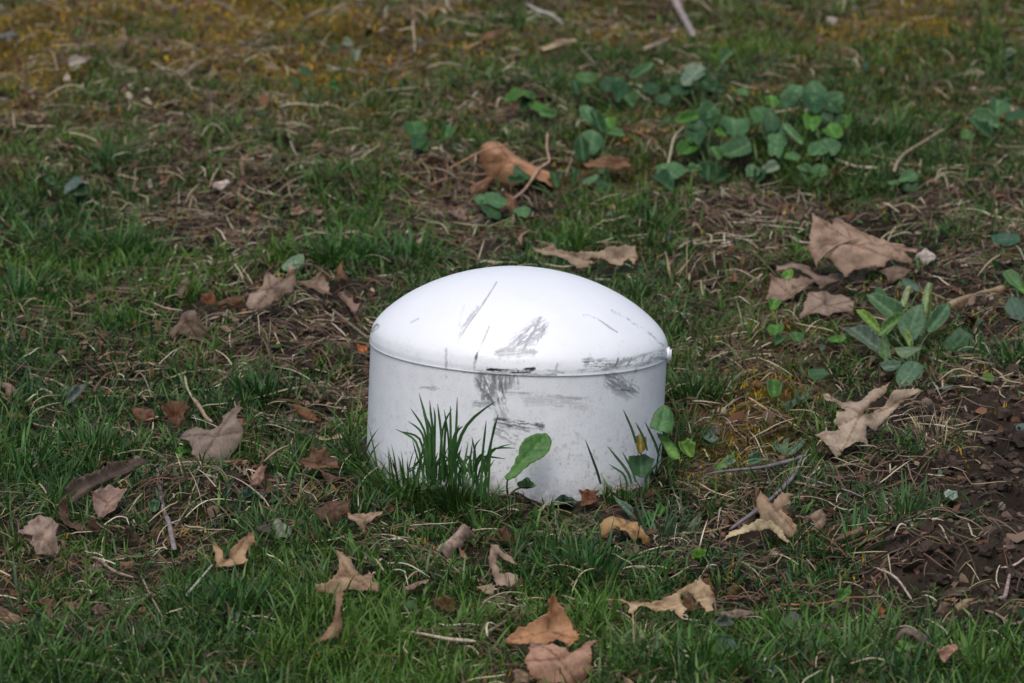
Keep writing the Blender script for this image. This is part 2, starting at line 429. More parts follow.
leaf('orange-brown leaf folded over like a tent behind the curved stalk', ZE([(250,150),(275,150),(340,215),(440,290),(555,325),(582,340),(570,375),(545,390),(600,430),(590,442),(470,395),(400,400),(330,395),(220,365),(215,330),(185,290),(205,250),(225,190)]), (.42,.225,.13), 52, -15, .014, .003, .012, stem=ZE([(350,226),(280,240),(200,262),(140,300),(40,350)]))
leaf('curled light brown leaf edge below the orange-brown tent leaf', ZE([(120,480),(150,430),(180,400),(260,378),(285,385),(255,410),(250,465),(200,482)]), (.25,.14,.085), 55, 10, .008, .002, .006)
leaf('small brown leaf scrap behind two round green leaves', ZE([(330,460),(390,480),(410,560),(350,570),(325,520)]), (.22,.12,.075), 50, 0, .004, .002, .004)
leaf('long rusty leaf edge showing from the soil bank under the weeds', ZE([(730,320),(830,300),(960,310),(985,345),(900,365),(760,362)]), (.20,.11,.065), 45, 0, .004, .003, .006)
leaf('crumpled pale scrap in the brown thatch left of the tent leaf', ZE([(50,570),(100,555),(140,600),(130,622),(80,605)]), (.30,.22,.19), 50, 0, .004, .002, .006)
ZB = lambda p: z(500, 220, 5.095, p)
leaf('long tan leaf with a ragged lower edge behind the white dome', ZB([(150,150),(210,158),(270,148),(285,165),(440,168),(560,158),(690,155),(702,200),(685,250),(650,205),(620,262),(560,250),(520,205),(460,190),(450,215),(470,270),(400,265),(340,215),(240,190),(180,175)]), (.34,.26,.19), 45, 0, .006, .003, .010)
ZL = lambda p: z(150, 240, 4.267, p)
leaf('grey-brown pointed oak leaf standing up left of the white dome', ZL([(490,100),(520,140),(575,165),(590,115),(630,130),(620,180),(600,210),(540,230),(500,265),(460,292),(430,300),(410,280),(420,240),(410,215),(450,200),(475,170),(470,120)]), (.30,.22,.175), 55, -10, .008, .003, .014)
leaf('narrow brown leaf piece between the standing oak leaf and the dome', ZL([(615,180),(730,150),(765,190),(778,250),(740,257),(700,215),(620,192)]), (.28,.20,.155), 50, 10, .006, .003, .012)
leaf('small pale brown leaf tip hanging nearest the left side of the dome', ZL([(800,225),(830,203),(860,250),(888,285),(870,332),(840,285),(805,270)]), (.28,.20,.165), 50, 20, .005, .003, .008)
leaf('rusty orange leaf strip left of the standing oak leaf', ZL([(270,250),(330,235),(412,215),(400,250),(370,272),(290,282)]), (.15,.075,.035), 50, 0, .004, .002, .010)
leaf('dark rusty leaf next to the crumpled grey leaf', ZL([(215,228),(260,222),(292,268),(250,292),(215,270)]), RUST, 50, 0, .004, .002, .010)
leaf('crumpled grey-brown leaf leaning at the left end of the leaf row', ZL([(55,372),(130,300),(212,240),(200,300),(240,370),(200,405),(150,395),(90,412)]), (.20,.145,.11), 48, -20, .010, .006, .006)
leaf('upright rusty leaf tip in the tall grass above the dome side', ZL([(790,110),(832,62),(826,110),(852,150),(850,192),(800,160)]), (.20,.11,.055), 55, 10, .005, .003, .010)
leaf('orange crumb of leaf touching the left side of the white body', ZL([(868,432),(928,440),(930,475),(890,472)]), (.42,.15,.06), 55, 0, .002, .002, .006)
Z4 = lambda p: z(0, 380, 5.095, p)
leaf('long dark curled leaf like a trough in the grass at left', Z4([(330,570),(380,530),(560,440),(700,390),(785,378),(760,402),(650,480),(540,532),(440,592),(370,652),(345,640)]), (.10,.072,.062), 45, 0, .008, .003, .006)
leaf('pinkish leaf cupped in the hollow beside the dark trough leaf', [(90,496),(98,492),(110,486),(126,488),(131,485),(122,498),(115,514),(100,519),(94,510)], PINK, 50, 10, .006, .002, .006)
leaf('rust leaf lying half under dry grass above the grey oak leaf', Z4([(665,150),(740,118),(800,150),(792,200),(700,207)]), (.20,.095,.06), 48, 0, .005, .002, .006)
leaf('pale brown leaf tip at the left edge above the orange scrap', z(0, 380, 5.095, [(0,5),(70,10),(125,90),(60,95),(20,60)]), (.26,.19,.15), 48, 0, .004, .003, .006)
leaf('orange-brown leaf scrap near the left edge in tall grass', Z4([(20,140),(110,150),(125,185),(60,210),(15,175)]), (.24,.12,.06), 48, 0, .004, .002, .004)
Z5 = lambda p: z(0, 500, 5.095, p)
leaf('brown leaf bent down into the hollow under the pinkish leaf', Z5([(290,5),(340,5),(352,60),(345,98),(490,108),(502,150),(400,168),(330,145),(300,85)]), (.11,.065,.045), 50, 0, .005, .003, .006)
leaf('pale pinkish oak leaf half folded in grass at far left', Z5([(95,170),(150,110),(190,82),(240,100),(270,115),(295,140),(280,190),(310,240),(292,280),(240,282),(180,290),(170,250),(148,235),(165,190),(120,192),(70,218)]), (.32,.235,.20), 52, 15, .008, .003, .010)
leaf('light brown leaf cut by the left edge of the picture', Z5([(-30,515),(40,530),(130,612),(60,632),(-30,605)]), (.28,.18,.12), 48, 0, .006, .002, .006)
leaf('small brown leaf piece on the grass below the hollow', Z5([(600,300),(692,290),(680,332),(612,342)]), (.22,.14,.085), 50, 0, .003, .002, .008)
leaf('round dark brown curled leaf inside the hollow at left', Z5([(575,200),(610,178),(660,170),(712,200),(700,240),(600,238)]), (.085,.062,.052), 50, 0, .008, .002, .004)
for i, (lb, q, cc) in enumerate([
  ('small rusty leaf scrap, leftmost of the litter pile at lower left', [(20,440),(90,435),(105,465),(40,480)], (.20,.11,.07)),
  ('triangular brown scrap in the middle of the litter pile at lower left', [(220,520),(280,500),(275,585),(235,570)], (.20,.115,.08)),
  ('torn reddish leaf scrap at the back of the litter pile', [(170,500),(230,470),(270,490),(200,530)], (.17,.085,.055)),
  ('curled light brown scrap on the right half of the litter pile', [(320,505),(380,495),(440,520),(420,550),(340,540)], (.24,.15,.11)),
  ('greyish leaf scrap at the right end of the litter pile', [(460,545),(540,520),(560,560),(500,590)], (.17,.115,.10)),
  ('dark scrap at the front of the litter pile', [(80,540),(150,530),(180,570),(110,580)], (.14,.075,.05))]):
    leaf(lb, Z5(q), cc, 45, (i*37) % 50-25, .003, .003, .006, group='leaf scraps in the litter pile at lower left')
Z6 = lambda p: z(150, 380, 5.095, p)
leaf('broad grey oak leaf with one tall lobe, left of the dome in grass', Z6([(150,240),(180,215),(240,210),(310,245),(360,220),(368,170),(420,130),(467,88),(460,150),(440,190),(485,243),(470,290),(440,330),(400,395),(330,412),(250,402),(215,370),(205,300),(160,262)]), (.215,.165,.14), 50, 8, .008, .003, .010)
leaf('rust brown leaf joined to the upper left of the grey oak leaf', Z6([(50,130),(100,108),(190,130),(205,160),(182,213),(150,250),(80,212),(60,170)]), (.15,.075,.04), 50, 0, .006, .002, .014)
leaf('small pointed tan leaf standing above the soil mound', Z6([(498,542),(515,480),(580,413),(592,430),(582,490),(572,542)]), (.34,.22,.17), 58, 0, .003, .001, .008, stem=Z6([(580,415),(610,385),(650,352),(710,330)]))
leaf('brown leaf lying flat right of the small standing tan leaf', Z6([(770,420),(830,370),(900,370),(960,410),(972,460),(850,482),(790,470)]), (.16,.09,.055), 45, 0, .006, .002, .008)
leaf('greyish leaf scrap overlapping the brown flat leaf', Z6([(850,450),(930,460),(972,500),(900,502)]), (.19,.12,.09), 45, 0, .003, .002, .010)
leaf('narrow rust-orange leaf sloping in the shade left of the dome', Z6([(700,110),(760,108),(850,160),(875,205),(830,202),(760,162)]), (.20,.09,.045), 48, 0, .003, .002, .006)
leaf('cream coloured leaf sliver crossed by a green blade', Z6([(808,285),(850,275),(900,288),(988,263),(975,295),(900,312),(850,300)]), (.46,.40,.24), 50, 0, .002, .001, .008)
leaf('small grey leaf scrap above the cream sliver', Z6([(870,190),(910,178),(957,190),(920,207)]), (.28,.22,.19), 45, 0, .002, .001, .006)
Z7 = lambda p: z(200, 500, 5.095, p)
leaf('dark brown leaf standing behind the small two-pronged tan leaf', Z7([(560,40),(640,-10),(770,-20),(752,60),(700,130),(620,112)]), (.11,.062,.035), 52, 0, .006, .003, .006)
leaf('small two-pronged tan leaf beside the dark standing leaf', Z7([(750,58),(800,66),(860,66),(935,56),(930,77),(870,110),(838,113),(855,155),(840,155),(800,120),(755,97)]), (.40,.28,.21), 52, 0, .004, .002, .010)
leaf('pale green withered leaf under the soil mound', Z7([(370,115),(400,90),(450,120),(482,182),(440,192),(372,182)]), (.20,.26,.19), 45, 0, .004, .003, .004)
leaf('dull grey leaf left of the pale green withered leaf', Z7([(280,140),(360,130),(372,182),(300,172)]), (.12,.12,.11), 42, 0, .004, .003, .004)
leaf('tan oak leaf with two upright prongs sunk in the lower left grass', Z7([(53,213),(88,226),(115,260),(122,300),(148,292),(150,250),(200,213),(270,157),(277,178),(287,213),(245,260),(235,290),(252,320),(230,342),(80,347),(75,280)]), (.38,.25,.15), 54, -8, .006, .003, .008)
leaf('tan oak leaf with a tall narrow lobe in the lower left grass', Z7([(690,225),(732,220),(775,285),(790,340),(830,385),(865,343),(887,368),(875,415),(914,425),(907,472),(800,455),(740,455),(700,472),(600,440),(555,400),(650,410),(700,370),(712,320)]), (.36,.245,.165), 52, 5, .006, .003, .010)
leaf('thin brown curled leaf strip hanging below the tall-lobed oak leaf', [(335,590),(344,592),(343,625),(338,637),(325,640),(305,648),(308,641),(325,631),(333,618)], (.30,.19,.12), 54, 0, .003, .002, .008)
Z9 = lambda p: z(400, 500, 5.095, p)
leaf('pinkish-grey leaf bent over with a pointed shadowed side below the dome', Z9([(188,200),(235,150),(280,110),(320,125),(382,155),(330,180),(300,215),(270,240),(240,287),(215,265),(190,275)]), (.37,.28,.245), 50, -10, .008, .002, .012)
leaf('small tan leaf tip dangling under the pinkish-grey leaf', Z9([(298,238),(322,250),(352,297),(330,300),(308,285)]), (.38,.26,.19), 55, 0, .002, .001, .010)
leaf('dark brown leaf in grass between two pale leaves below the dome', Z9([(440,190),(500,150),(550,120),(572,170),(560,240),(520,222),(450,210)]), (.11,.055,.03), 50, 0, .005, .003, .006)
leaf('tan leaf with a round bite out of its right side', Z9([(460,225),(500,230),(520,255),(570,275),(582,298),(625,312),(570,312),(520,290),(502,270),(488,320),(512,350),(502,368),(560,363),(602,370),(602,410),(560,442),(490,422),(468,360),(448,290)]), (.34,.25,.20), 52, 5, .004, .002, .010)
leaf('tiny cream leaf piece below the bitten tan leaf', Z9([(390,442),(420,435),(470,413),(482,430),(480,477),(430,470)]), (.42,.34,.25), 50, 0, .002, .001, .008)
leaf('torn buff leaf piece left of the tiny cream leaf', Z9([(0,430),(40,420),(90,400),(160,390),(130,430),(60,450),(30,470)]), (.34,.26,.19), 46, 0, .003, .003, .006)
leaf('olive-brown round leaf upright in grass at bottom centre', Z9([(160,510),(220,490),(280,510),(300,570),(270,600),(220,560),(175,550)]), (.11,.075,.02), 55, 0, .005, .002, .006)
ZF = lambda p: z(480, 570, 6.02, p)
leaf('orange-brown folded leaf standing behind the maple leaf at bottom', ZF([(150,430),(230,360),(340,310),(420,270),(428,215),(460,183),(520,250),(555,330),(590,390),(607,430),(550,492),(480,430),(400,470),(280,462),(160,447)]), (.42,.22,.12), 58, -12, .010, .002, .010)
leaf('pinkish-brown maple leaf in front at the bottom edge', ZF([(320,358),(370,385),(425,417),(445,398),(475,430),(522,450),(540,490),(570,480),(650,400),(700,370),(755,357),(700,402),(668,440),(672,510),(682,590),(622,685),(540,685),(480,650),(430,672),(360,665),(300,612),(263,540),(292,500),(300,440)]), (.40,.23,.165), 52, 8, .008, .003, .012)
leaf('brown leaf scrap under the left side of the front maple leaf', ZF([(193,612),(235,578),(300,610),(342,660),(300,690),(210,690)]), (.30,.21,.15), 46, 0, .004, .003, .006)
leaf('pale leaf tip at the bottom edge right of the maple leaf', ZF([(850,625),(900,640),(960,690),(870,700)]), (.36,.27,.20), 46, 0, .003, .002, .006)
ZG = lambda p: z(600, 550, 5.12, p)
leaf('cream and tan curled oak leaf with drooping lobes on lower grass', ZG([(30,272),(50,262),(110,262),(190,268),(300,260),(350,240),(440,200),(510,168),(560,200),(587,240),(577,342),(550,347),(520,310),(490,260),(450,225),(415,235),(418,280),(447,315),(425,340),(430,392),(405,375),(375,310),(290,315),(230,290),(195,295),(170,340),(143,337),(150,290),(110,272)]), (.48,.35,.23), 50, 0, .008, .003, .014)
leaf('rust-brown turned-up tip of the curled cream leaf', ZG([(520,142),(570,118),(597,190),(592,232),(560,210),(525,177)]), (.19,.085,.035), 58, 10, .003, .002, .022)
leaf('rust brown fold inside the curled cream leaf', ZG([(418,228),(455,225),(500,265),(517,312),(470,312),(430,290)]), (.17,.09,.045), 48, 0, .004, .002, .010, cull=False)
leaf('grey-brown flat leaf right of the curled cream leaf', ZG([(590,280),(680,285),(790,310),(802,330),(750,372),(740,342),(650,347),(580,332)]), (.25,.19,.155), 40, 0, .004, .003, .008)
leaf('small mustard-brown leaf beside the upturned rust tip', ZG([(645,190),(690,163),(722,200),(690,237),(650,227)]), (.13,.095,.03), 55, 0, .003, .002, .008)
ZH = lambda p: z(680, 440, 5.095, p)
leaf('brown two-eared leaf standing where the purple twig passes', ZH([(388,290),(410,243),(440,280),(470,322),(480,300),(520,255),(587,252),(560,280),(567,310),(520,350),(560,390),(600,420),(600,460),(560,482),(500,460),(450,430),(410,400),(395,340)]), (.34,.24,.165), 56, 0, .006, .003, .012)
leaf('cream arched leaf in front of the brown two-eared leaf', ZH([(208,522),(250,470),(320,440),(400,413),(470,418),(525,460),(558,532),(545,542),(500,492),(460,450),(420,460),(300,482),(230,517)]), (.50,.42,.28), 52, 0, .004, .001, .014)
leaf('drooping grey-brown leaf right of the two-eared leaf', ZH([(640,380),(700,360),(730,343),(753,370),(740,420),(720,472),(640,467),(690,430)]), (.26,.19,.145), 50, 0, .005, .003, .008)
leaf('thin brown curled leaf arching on the dry grass at right', ZH([(735,572),(790,490),(850,450),(925,438),(955,470),(880,482),(800,512),(760,562)]), (.20,.12,.08), 50, 0, .004, .002, .008)
ZI = lambda p: z(560, 480, 7.31, p)
leaf('golden-brown toothed leaf just below the foot of the dome', ZI([(290,300),(350,230),(400,198),(470,250),(480,290),(530,280),(595,250),(580,310),(612,360),(650,400),(665,442),(620,442),(580,400),(540,432),(510,400),(480,370),(440,360),(380,350),(350,382),(288,382)]), (.40,.25,.12), 50, 0, .006, .003, .010)
leaf('crumpled rust leaf against the foot of the white body', ZI([(130,90),(200,75),(282,80),(292,150),(220,192),(140,202)]), (.18,.075,.035), 55, 0, .003, .004, .006)
leaf('tan bit of leaf standing right of the toothed leaf', ZI([(600,120),(650,80),(705,75),(690,105),(630,132)]), (.34,.22,.12), 50, 0, .002, .001, .010)
ZJ = lambda p: z(850, 560, 5.552, p)
leaf('grey curled leaf roll half buried in the dark soil at lower right', ZJ([(225,442),(270,400),(330,343),(370,370),(430,420),(492,465),(440,492),(380,452),(300,412),(240,457)]), (.20,.15,.135), 48, 0, .006, .002, .006)
leaf('small pinkish-tan leaf on the grass at the lower right', ZJ([(478,512),(540,475),(597,463),(602,500),(560,530),(527,587),(500,542)]), (.36,.22,.17), 55, 0, .003, .002, .010)
leaf('buff leaf standing on the broken edge of the dark soil', ZJ([(583,232),(620,203),(702,198),(662,240),(642,292),(600,302)]), (.30,.23,.155), 54, 0, .004, .002, .010)
leaf('small brown leaf left of the buff leaf on the soil edge', ZJ([(470,292),(510,218),(562,240),(540,292)]), (.19,.13,.10), 54, 0, .003, .002, .008)
leaf('bright orange shred of leaf on the dark soil at lower right', ZJ([(135,247),(160,240),(205,265),(185,300),(160,285)]), (.42,.13,.04), 55, 0, .002, .002, .006)
leaf('whitish torn leaf beside the tip of the large lobed leaf', Z8([(438,162),(470,120),(490,150),(512,165),(470,187)]), (.46,.43,.42), 50, 0, .004, .003, .010)
# small pale bits of the upper lawn
for lb, q, cc in [
  ('whitish leaf lying on the moss at upper left', [(66,62),(78,57),(94,57),(85,64),(70,68)], (.42,.38,.37)),
  ('small white bit below the whitish leaf at upper left', [(62,74),(68,70),(70,78),(64,82)], (.5,.48,.44)),
  ('white curled sliver standing near the top left', [(121,27),(124,26),(126,37),(129,42),(123,40)], (.5,.42,.34)),
  ('cream oval bit in the grass, left of its thin neighbour', [(124,89),(131,88),(133,96),(126,96)], (.45,.45,.34)),
  ('thin cream sliver right of the cream oval bit', [(140,98),(147,99),(154,104),(149,106)], (.5,.46,.38)),
  ('white chip at the far left edge of the upper lawn', [(-2,95),(9,95),(9,99),(-2,99)], (.5,.5,.46)),
  ('tiny white speck of leaf in the upper left grass', [(146,181),(151,177),(154,185),(149,188)], (.45,.42,.38)),
  ('white leaf chip on the bare patch at upper left', [(212,183),(216,179),(226,177),(230,182),(222,189),(213,188)], (.58,.52,.5)),
  ('light brown leaf tip lying in moss near upper left centre', [(262,66),(272,63),(282,68),(280,72),(268,71)], (.34,.26,.2)),
  ('small brown folded leaf, left one of a pair above the grass tuft', [(290,210),(300,207),(308,211),(300,217),(292,216)], (.34,.25,.18)),
  ('small pale scrap, right one of a pair above the grass tuft', [(311,208),(318,206),(325,210),(320,214),(313,213)], (.34,.27,.21)),
  ('pale chip of wood on the lawn near the top centre', [(541,47),(556,42),(575,38),(577,41),(560,47),(545,52)], (.46,.40,.28)),
  ('whitish leaf scrap on the lawn right of the wood chip', [(643,44),(655,39),(668,34),(672,38),(660,43),(646,48)], (.38,.34,.30)),
  ('white scrap on the lawn at upper right', [(826,15),(833,13),(840,19),(834,23),(828,20)], (.44,.40,.38)),
  ('dark grey curled leaf in the moss at the top left edge', [(-2,32),(10,29),(19,30),(17,35),(4,38),(-2,38)], (.16,.17,.17)),
  ('rusty leaf fragment near the top centre of the lawn', [(478,36),(490,28),(506,26),(500,33),(484,39)], (.20,.11,.07))]:
    leaf(lb, q, cc, 50, 0, .003, .002, .010)

# ------------------------------------------------------------------ green weeds
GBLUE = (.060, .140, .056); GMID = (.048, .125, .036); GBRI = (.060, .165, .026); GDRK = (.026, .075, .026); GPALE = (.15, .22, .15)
def disc(cx, cy, w, h, rot=0, notch=True):
    out_ = []
    for k in range(18):
        a = 2*math.pi*k/18; r = 1.0+.11*math.sin(2*a+cx)+.09*math.sin(3*a+cy)+.06*math.sin(5*a+cx*2)+.03*math.sin(9*a+cy)
        x = math.cos(a)*w/2*r; y = math.sin(a)*h/2*r
        if notch and k == 5: x *= .7; y *= .7
        c, s = math.cos(R(rot)), math.sin(R(rot)); out_.append((cx+c*x-s*y, cy+s*x+c*y))
    return out_
def weed(label, base, leaves, cat='weed', name='broadleaf_weed', hang=.018, group=None, stalk=(.07, .12, .035), dy=None):
    """leaves: (polygon, colour, pitch, yaw)"""
    B = G(*base)
    r = empty(name, B); tag(r, label, cat, group)
    for (poly, cc, pitch, yaw) in leaves:
        pp = np.array(poly); c = pp.mean(0)
        # the leaf stands above ground a little nearer or further than the root
        P0 = G(c[0], c[1]+hang*1050)+np.array([0, 0, hang])
        P0 = P0*.6+.4*(CAM+ray(c[0], c[1])*np.linalg.norm(B-CAM+np.array([0, 0, hang])))
        if dy is not None:
            d_ = ray(c[0], c[1]); P0 = CAM+d_*(dy-CAM[1])/d_[1]
        me = leaf_mesh('leaf', poly, P0, R(pitch), R(yaw), rng.uniform(-.005, .002), .0014, veins='mid', step=.0017, thick=.00025, rag=.0003, sag=.03)
        o = link('leaf', me, m_weed, r); o.location = tuple(P0-B); o.color = (*cc, 1)
        low = pp[pp[:, 1].argmax()]; A = CAM+ray(*(low*.7+c*.3))*np.linalg.norm(P0-CAM)
        mid = (A+B)/2+np.array([rng.uniform(-.004, .004), rng.uniform(-.002, .004), .004])
        V, F = tube([A-B+[0, .001, 0], mid-B, [0, 0, -.002]], [.0006, .0007, .0009], 5)
        s = link('stalk', fast_mesh('stalk', V, F), m_bark, r); s.color = (*stalk, 1)
        POLYS.append(poly)
    return r
def dl(specs):
    out_ = []
    for s in specs:
        cx, cy, w, h, rot, cc = s
        out_.append((disc(cx, cy, w*.95, h*.9, rot), tuple(np.array(cc)*rng.uniform(.85, 1.15)), rng.uniform(22, 48), rng.uniform(-30, 30)))
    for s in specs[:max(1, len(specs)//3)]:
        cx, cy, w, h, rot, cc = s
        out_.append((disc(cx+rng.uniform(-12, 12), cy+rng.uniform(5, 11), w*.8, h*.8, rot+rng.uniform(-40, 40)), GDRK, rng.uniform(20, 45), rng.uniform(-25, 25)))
    return out_
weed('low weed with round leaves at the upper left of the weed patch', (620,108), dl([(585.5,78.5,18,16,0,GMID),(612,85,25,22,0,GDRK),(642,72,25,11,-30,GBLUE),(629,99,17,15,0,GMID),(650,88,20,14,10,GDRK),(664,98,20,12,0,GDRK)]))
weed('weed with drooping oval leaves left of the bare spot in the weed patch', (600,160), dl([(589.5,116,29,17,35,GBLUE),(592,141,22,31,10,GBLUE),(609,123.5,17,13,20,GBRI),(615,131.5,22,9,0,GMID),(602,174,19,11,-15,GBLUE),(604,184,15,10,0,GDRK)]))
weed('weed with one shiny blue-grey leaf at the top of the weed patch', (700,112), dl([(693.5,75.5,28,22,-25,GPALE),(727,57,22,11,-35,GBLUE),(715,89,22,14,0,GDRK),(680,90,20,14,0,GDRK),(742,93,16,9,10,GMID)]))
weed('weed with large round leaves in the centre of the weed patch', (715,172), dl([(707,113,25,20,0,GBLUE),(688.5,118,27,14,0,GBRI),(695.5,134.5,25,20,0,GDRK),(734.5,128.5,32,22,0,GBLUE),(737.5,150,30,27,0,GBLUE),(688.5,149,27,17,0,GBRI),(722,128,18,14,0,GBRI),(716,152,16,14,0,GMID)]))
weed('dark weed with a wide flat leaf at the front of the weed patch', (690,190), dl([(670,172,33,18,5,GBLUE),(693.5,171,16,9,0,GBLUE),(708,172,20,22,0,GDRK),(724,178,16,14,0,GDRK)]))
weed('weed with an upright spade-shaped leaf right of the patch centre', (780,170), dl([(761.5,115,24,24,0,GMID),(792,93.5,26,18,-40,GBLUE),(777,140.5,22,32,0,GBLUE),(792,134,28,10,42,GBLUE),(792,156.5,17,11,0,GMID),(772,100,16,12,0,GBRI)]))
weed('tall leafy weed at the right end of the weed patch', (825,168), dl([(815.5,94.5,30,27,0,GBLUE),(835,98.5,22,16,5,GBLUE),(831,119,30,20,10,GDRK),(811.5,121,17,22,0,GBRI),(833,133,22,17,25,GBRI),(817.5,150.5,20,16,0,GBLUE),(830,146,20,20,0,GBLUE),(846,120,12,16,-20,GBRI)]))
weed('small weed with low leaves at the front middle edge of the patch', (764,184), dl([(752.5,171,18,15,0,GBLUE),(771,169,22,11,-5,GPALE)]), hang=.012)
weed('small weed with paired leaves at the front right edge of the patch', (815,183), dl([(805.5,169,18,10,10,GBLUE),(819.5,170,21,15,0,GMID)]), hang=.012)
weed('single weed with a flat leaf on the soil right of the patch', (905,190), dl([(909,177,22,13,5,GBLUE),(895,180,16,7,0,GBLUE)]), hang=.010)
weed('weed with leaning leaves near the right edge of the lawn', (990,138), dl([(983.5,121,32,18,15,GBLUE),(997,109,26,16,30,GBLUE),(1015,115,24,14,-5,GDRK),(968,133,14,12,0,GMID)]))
weed('weed with one flat grey-green leaf in front of the tent leaf', (498,222), dl([(491,200,32,17,5,GBLUE),(522.5,211,17,15,-10,GBLUE)]), hang=.014)
weed('weed rooted under the bent stalk beside the tent leaf', (560,196), dl([(522,172.5,20,12,25,GDRK),(573,176,8,24,5,GDRK),(590,178,20,8,-35,GBLUE),(555,178,9,22,-20,GDRK)]))
weed('pair of round pale leaves left of the tent leaf', (425,150), dl([(415,130,23,20,0,GMID),(447,131,13,18,0,GMID)]))
weed('dull green leaf in the grass at the upper left', (80,200), dl([(76,187,25,12,-20,(.06,.11,.09)),(50,182,14,9,20,GDRK)]), hang=.012)
weed('tiny pale green weed near the top centre left', (352,66), dl([(347,44,12,9,0,GPALE),(357,55,11,12,30,GPALE)]), hang=.012)
weed('small green weed in the moss at upper centre left', (312,84), dl([(307,71,16,9,25,GDRK),(333,87,15,10,0,GMID)]), hang=.010)
weed('narrow pale leaf at the upper right edge of the lawn', (1008,66), dl([(1011,56,19,7,-35,GPALE)]), hang=.010)
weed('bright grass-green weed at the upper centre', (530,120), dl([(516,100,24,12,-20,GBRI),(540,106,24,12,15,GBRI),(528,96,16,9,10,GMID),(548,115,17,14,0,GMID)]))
ZP = lambda p: z(840, 270, 5.255, p)
weed('leafy plant with upright folded leaves right of centre', (915,372), [
 (ZP([(135,125),(190,120),(270,160),(330,200),(325,240),(260,280),(190,215)]), (.065,.14,.06), 50, -10),
 (ZP([(80,205),(120,203),(170,240),(205,290),(215,340),(170,305),(120,260)]), (.10,.20,.035), 50, -20),
 (ZP([(200,340),(230,270),(290,228),(385,218),(350,250),(290,290),(240,350)]), (.07,.15,.04), 55, 0),
 (ZP([(318,182),(335,120),(350,83),(377,82),(370,120),(345,198)]), (.17,.25,.12), 65, 10),
 (ZP([(398,392),(428,250),(438,120),(460,62),(492,68),(472,120),(455,250),(440,385)]), (.15,.23,.10), 65, 0),
 (ZP([(300,290),(340,225),(380,190),(440,172),(445,300),(400,370),(360,385),(330,350)]), (.055,.125,.055), 52, 0),
 (ZP([(450,290),(500,200),(582,168),(575,240),(530,300),(470,332)]), (.06,.13,.065), 52, 15),
 (ZP([(10,312),(110,293),(180,320),(230,400),(255,475),(200,442),(120,382)]), (.07,.11,.075), 45, -15),
 (ZP([(205,492),(250,478),(325,488),(295,530),(250,542)]), (.06,.12,.075), 42, 0),
 (ZP([(298,525),(350,480),(400,478),(442,500),(432,560),(370,612),(318,628),(293,580)]), (.06,.13,.07), 45, 0),
 (ZP([(288,400),(440,403),(400,430),(350,462),(308,442)]), (.09,.15,.08), 45, 10),
 (ZP([(200,440),(215,350),(235,330),(262,380),(270,470),(240,480)]), (.05,.11,.035), 60, 0),
 (ZP([(330,340),(345,300),(360,320),(385,400),(350,395)]), (.10,.18,.05), 60, 0)], name='leafy_plant', cat='plant', hang=.014)
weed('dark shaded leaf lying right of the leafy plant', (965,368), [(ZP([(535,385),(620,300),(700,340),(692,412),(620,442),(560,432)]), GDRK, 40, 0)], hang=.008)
weed('green leaf peeping over the leafy plant from behind', (905,305), [(ZP([(325,40),(360,35),(402,55),(432,120),(390,102),(330,82)]), (.04,.085,.055), 50, 0)], hang=.010)
weed('green weed at the right edge beside the arched tan leaf', (1020,330), [(ZP([(858,190),(900,130),(962,150),(985,220),(967,262),(900,250)]), (.035,.085,.05), 48, 0), (ZP([(850,10),(900,-5),(945,20),(960,95),(930,102),(880,62)]), GMID, 50, 0), (ZP([(925,95),(980,80),(1010,140),(960,130)]), GBRI, 50, 0)], hang=.014)
weed('green weed leaf on the soil at far right', (1000,250), [(z(768,200,2.969,[(660,105),(700,93),(745,100),(750,125),(710,138),(675,130)]), (.03,.085,.05), 40, 0)], hang=.012)
ZC = lambda p: z(360, 380, 5.095, p)
weed('broad toothed green leaf held up against the front of the dome', (508,494), [
 (ZC([(735,500),(765,462),(785,432),(790,405),(808,385),(812,345),(838,305),(885,280),(950,273),(976,312),(962,370),(920,407),(868,430),(828,462),(790,500),(755,512)]), (.060,.165,.035), 58, 5),
 (ZC([(798,532),(850,518),(902,540),(862,562),(810,552)]), (.05,.11,.045), 50, 0)], name='dandelion', cat='plant', hang=.012, dy=-.140)
ZR = lambda p: z(560, 380, 5.095, p)
weed('weed cluster with an upright oval leaf at the right foot of the dome', (655,476), [
 (ZR([(460,240),(468,195),(500,142),(540,123),(577,160),(587,220),(562,272),(500,255)]), (.055,.15,.045), 58, 10),
 (ZR([(490,268),(540,280),(600,340),(615,402),(570,402),(530,332)]), (.075,.19,.030), 52, 0),
 (ZR([(350,400),(430,380),(482,420),(442,500),(372,492),(348,440)]), GDRK, 45, 0),
 (ZR([(600,330),(650,310),(690,350),(680,400),(620,390)]), (.08,.17,.03), 48, 0),
 (ZR([(375,300),(410,265),(440,300),(440,350),(400,370)]), (.12,.11,.02), 50, 0)], hang=.012, dy=-.128)
weed('rounded blue-green notched leaf right of the dome foot', (712,448), [(ZR([(718,262),(770,238),(805,265),(785,280),(812,302),(770,322),(728,297)]), (.085,.13,.11), 48, 0)], hang=.010)
weed('bright green leaf folded behind the left end of the grey twig', (724,476), [(ZR([(778,472),(800,420),(890,362),(885,400),(862,440),(830,470)]), GBRI, 50, 0), (ZR([(830,440),(850,402),(892,400),(895,430),(860,450)]), GPALE, 45, 0)], hang=.010)
weed('small green leaf behind the middle of the grey twig', (756,474), [(ZH([(345,90),(400,72),(422,122),(385,140),(345,127)]), (.05,.13,.07), 48, 0)], hang=.010)
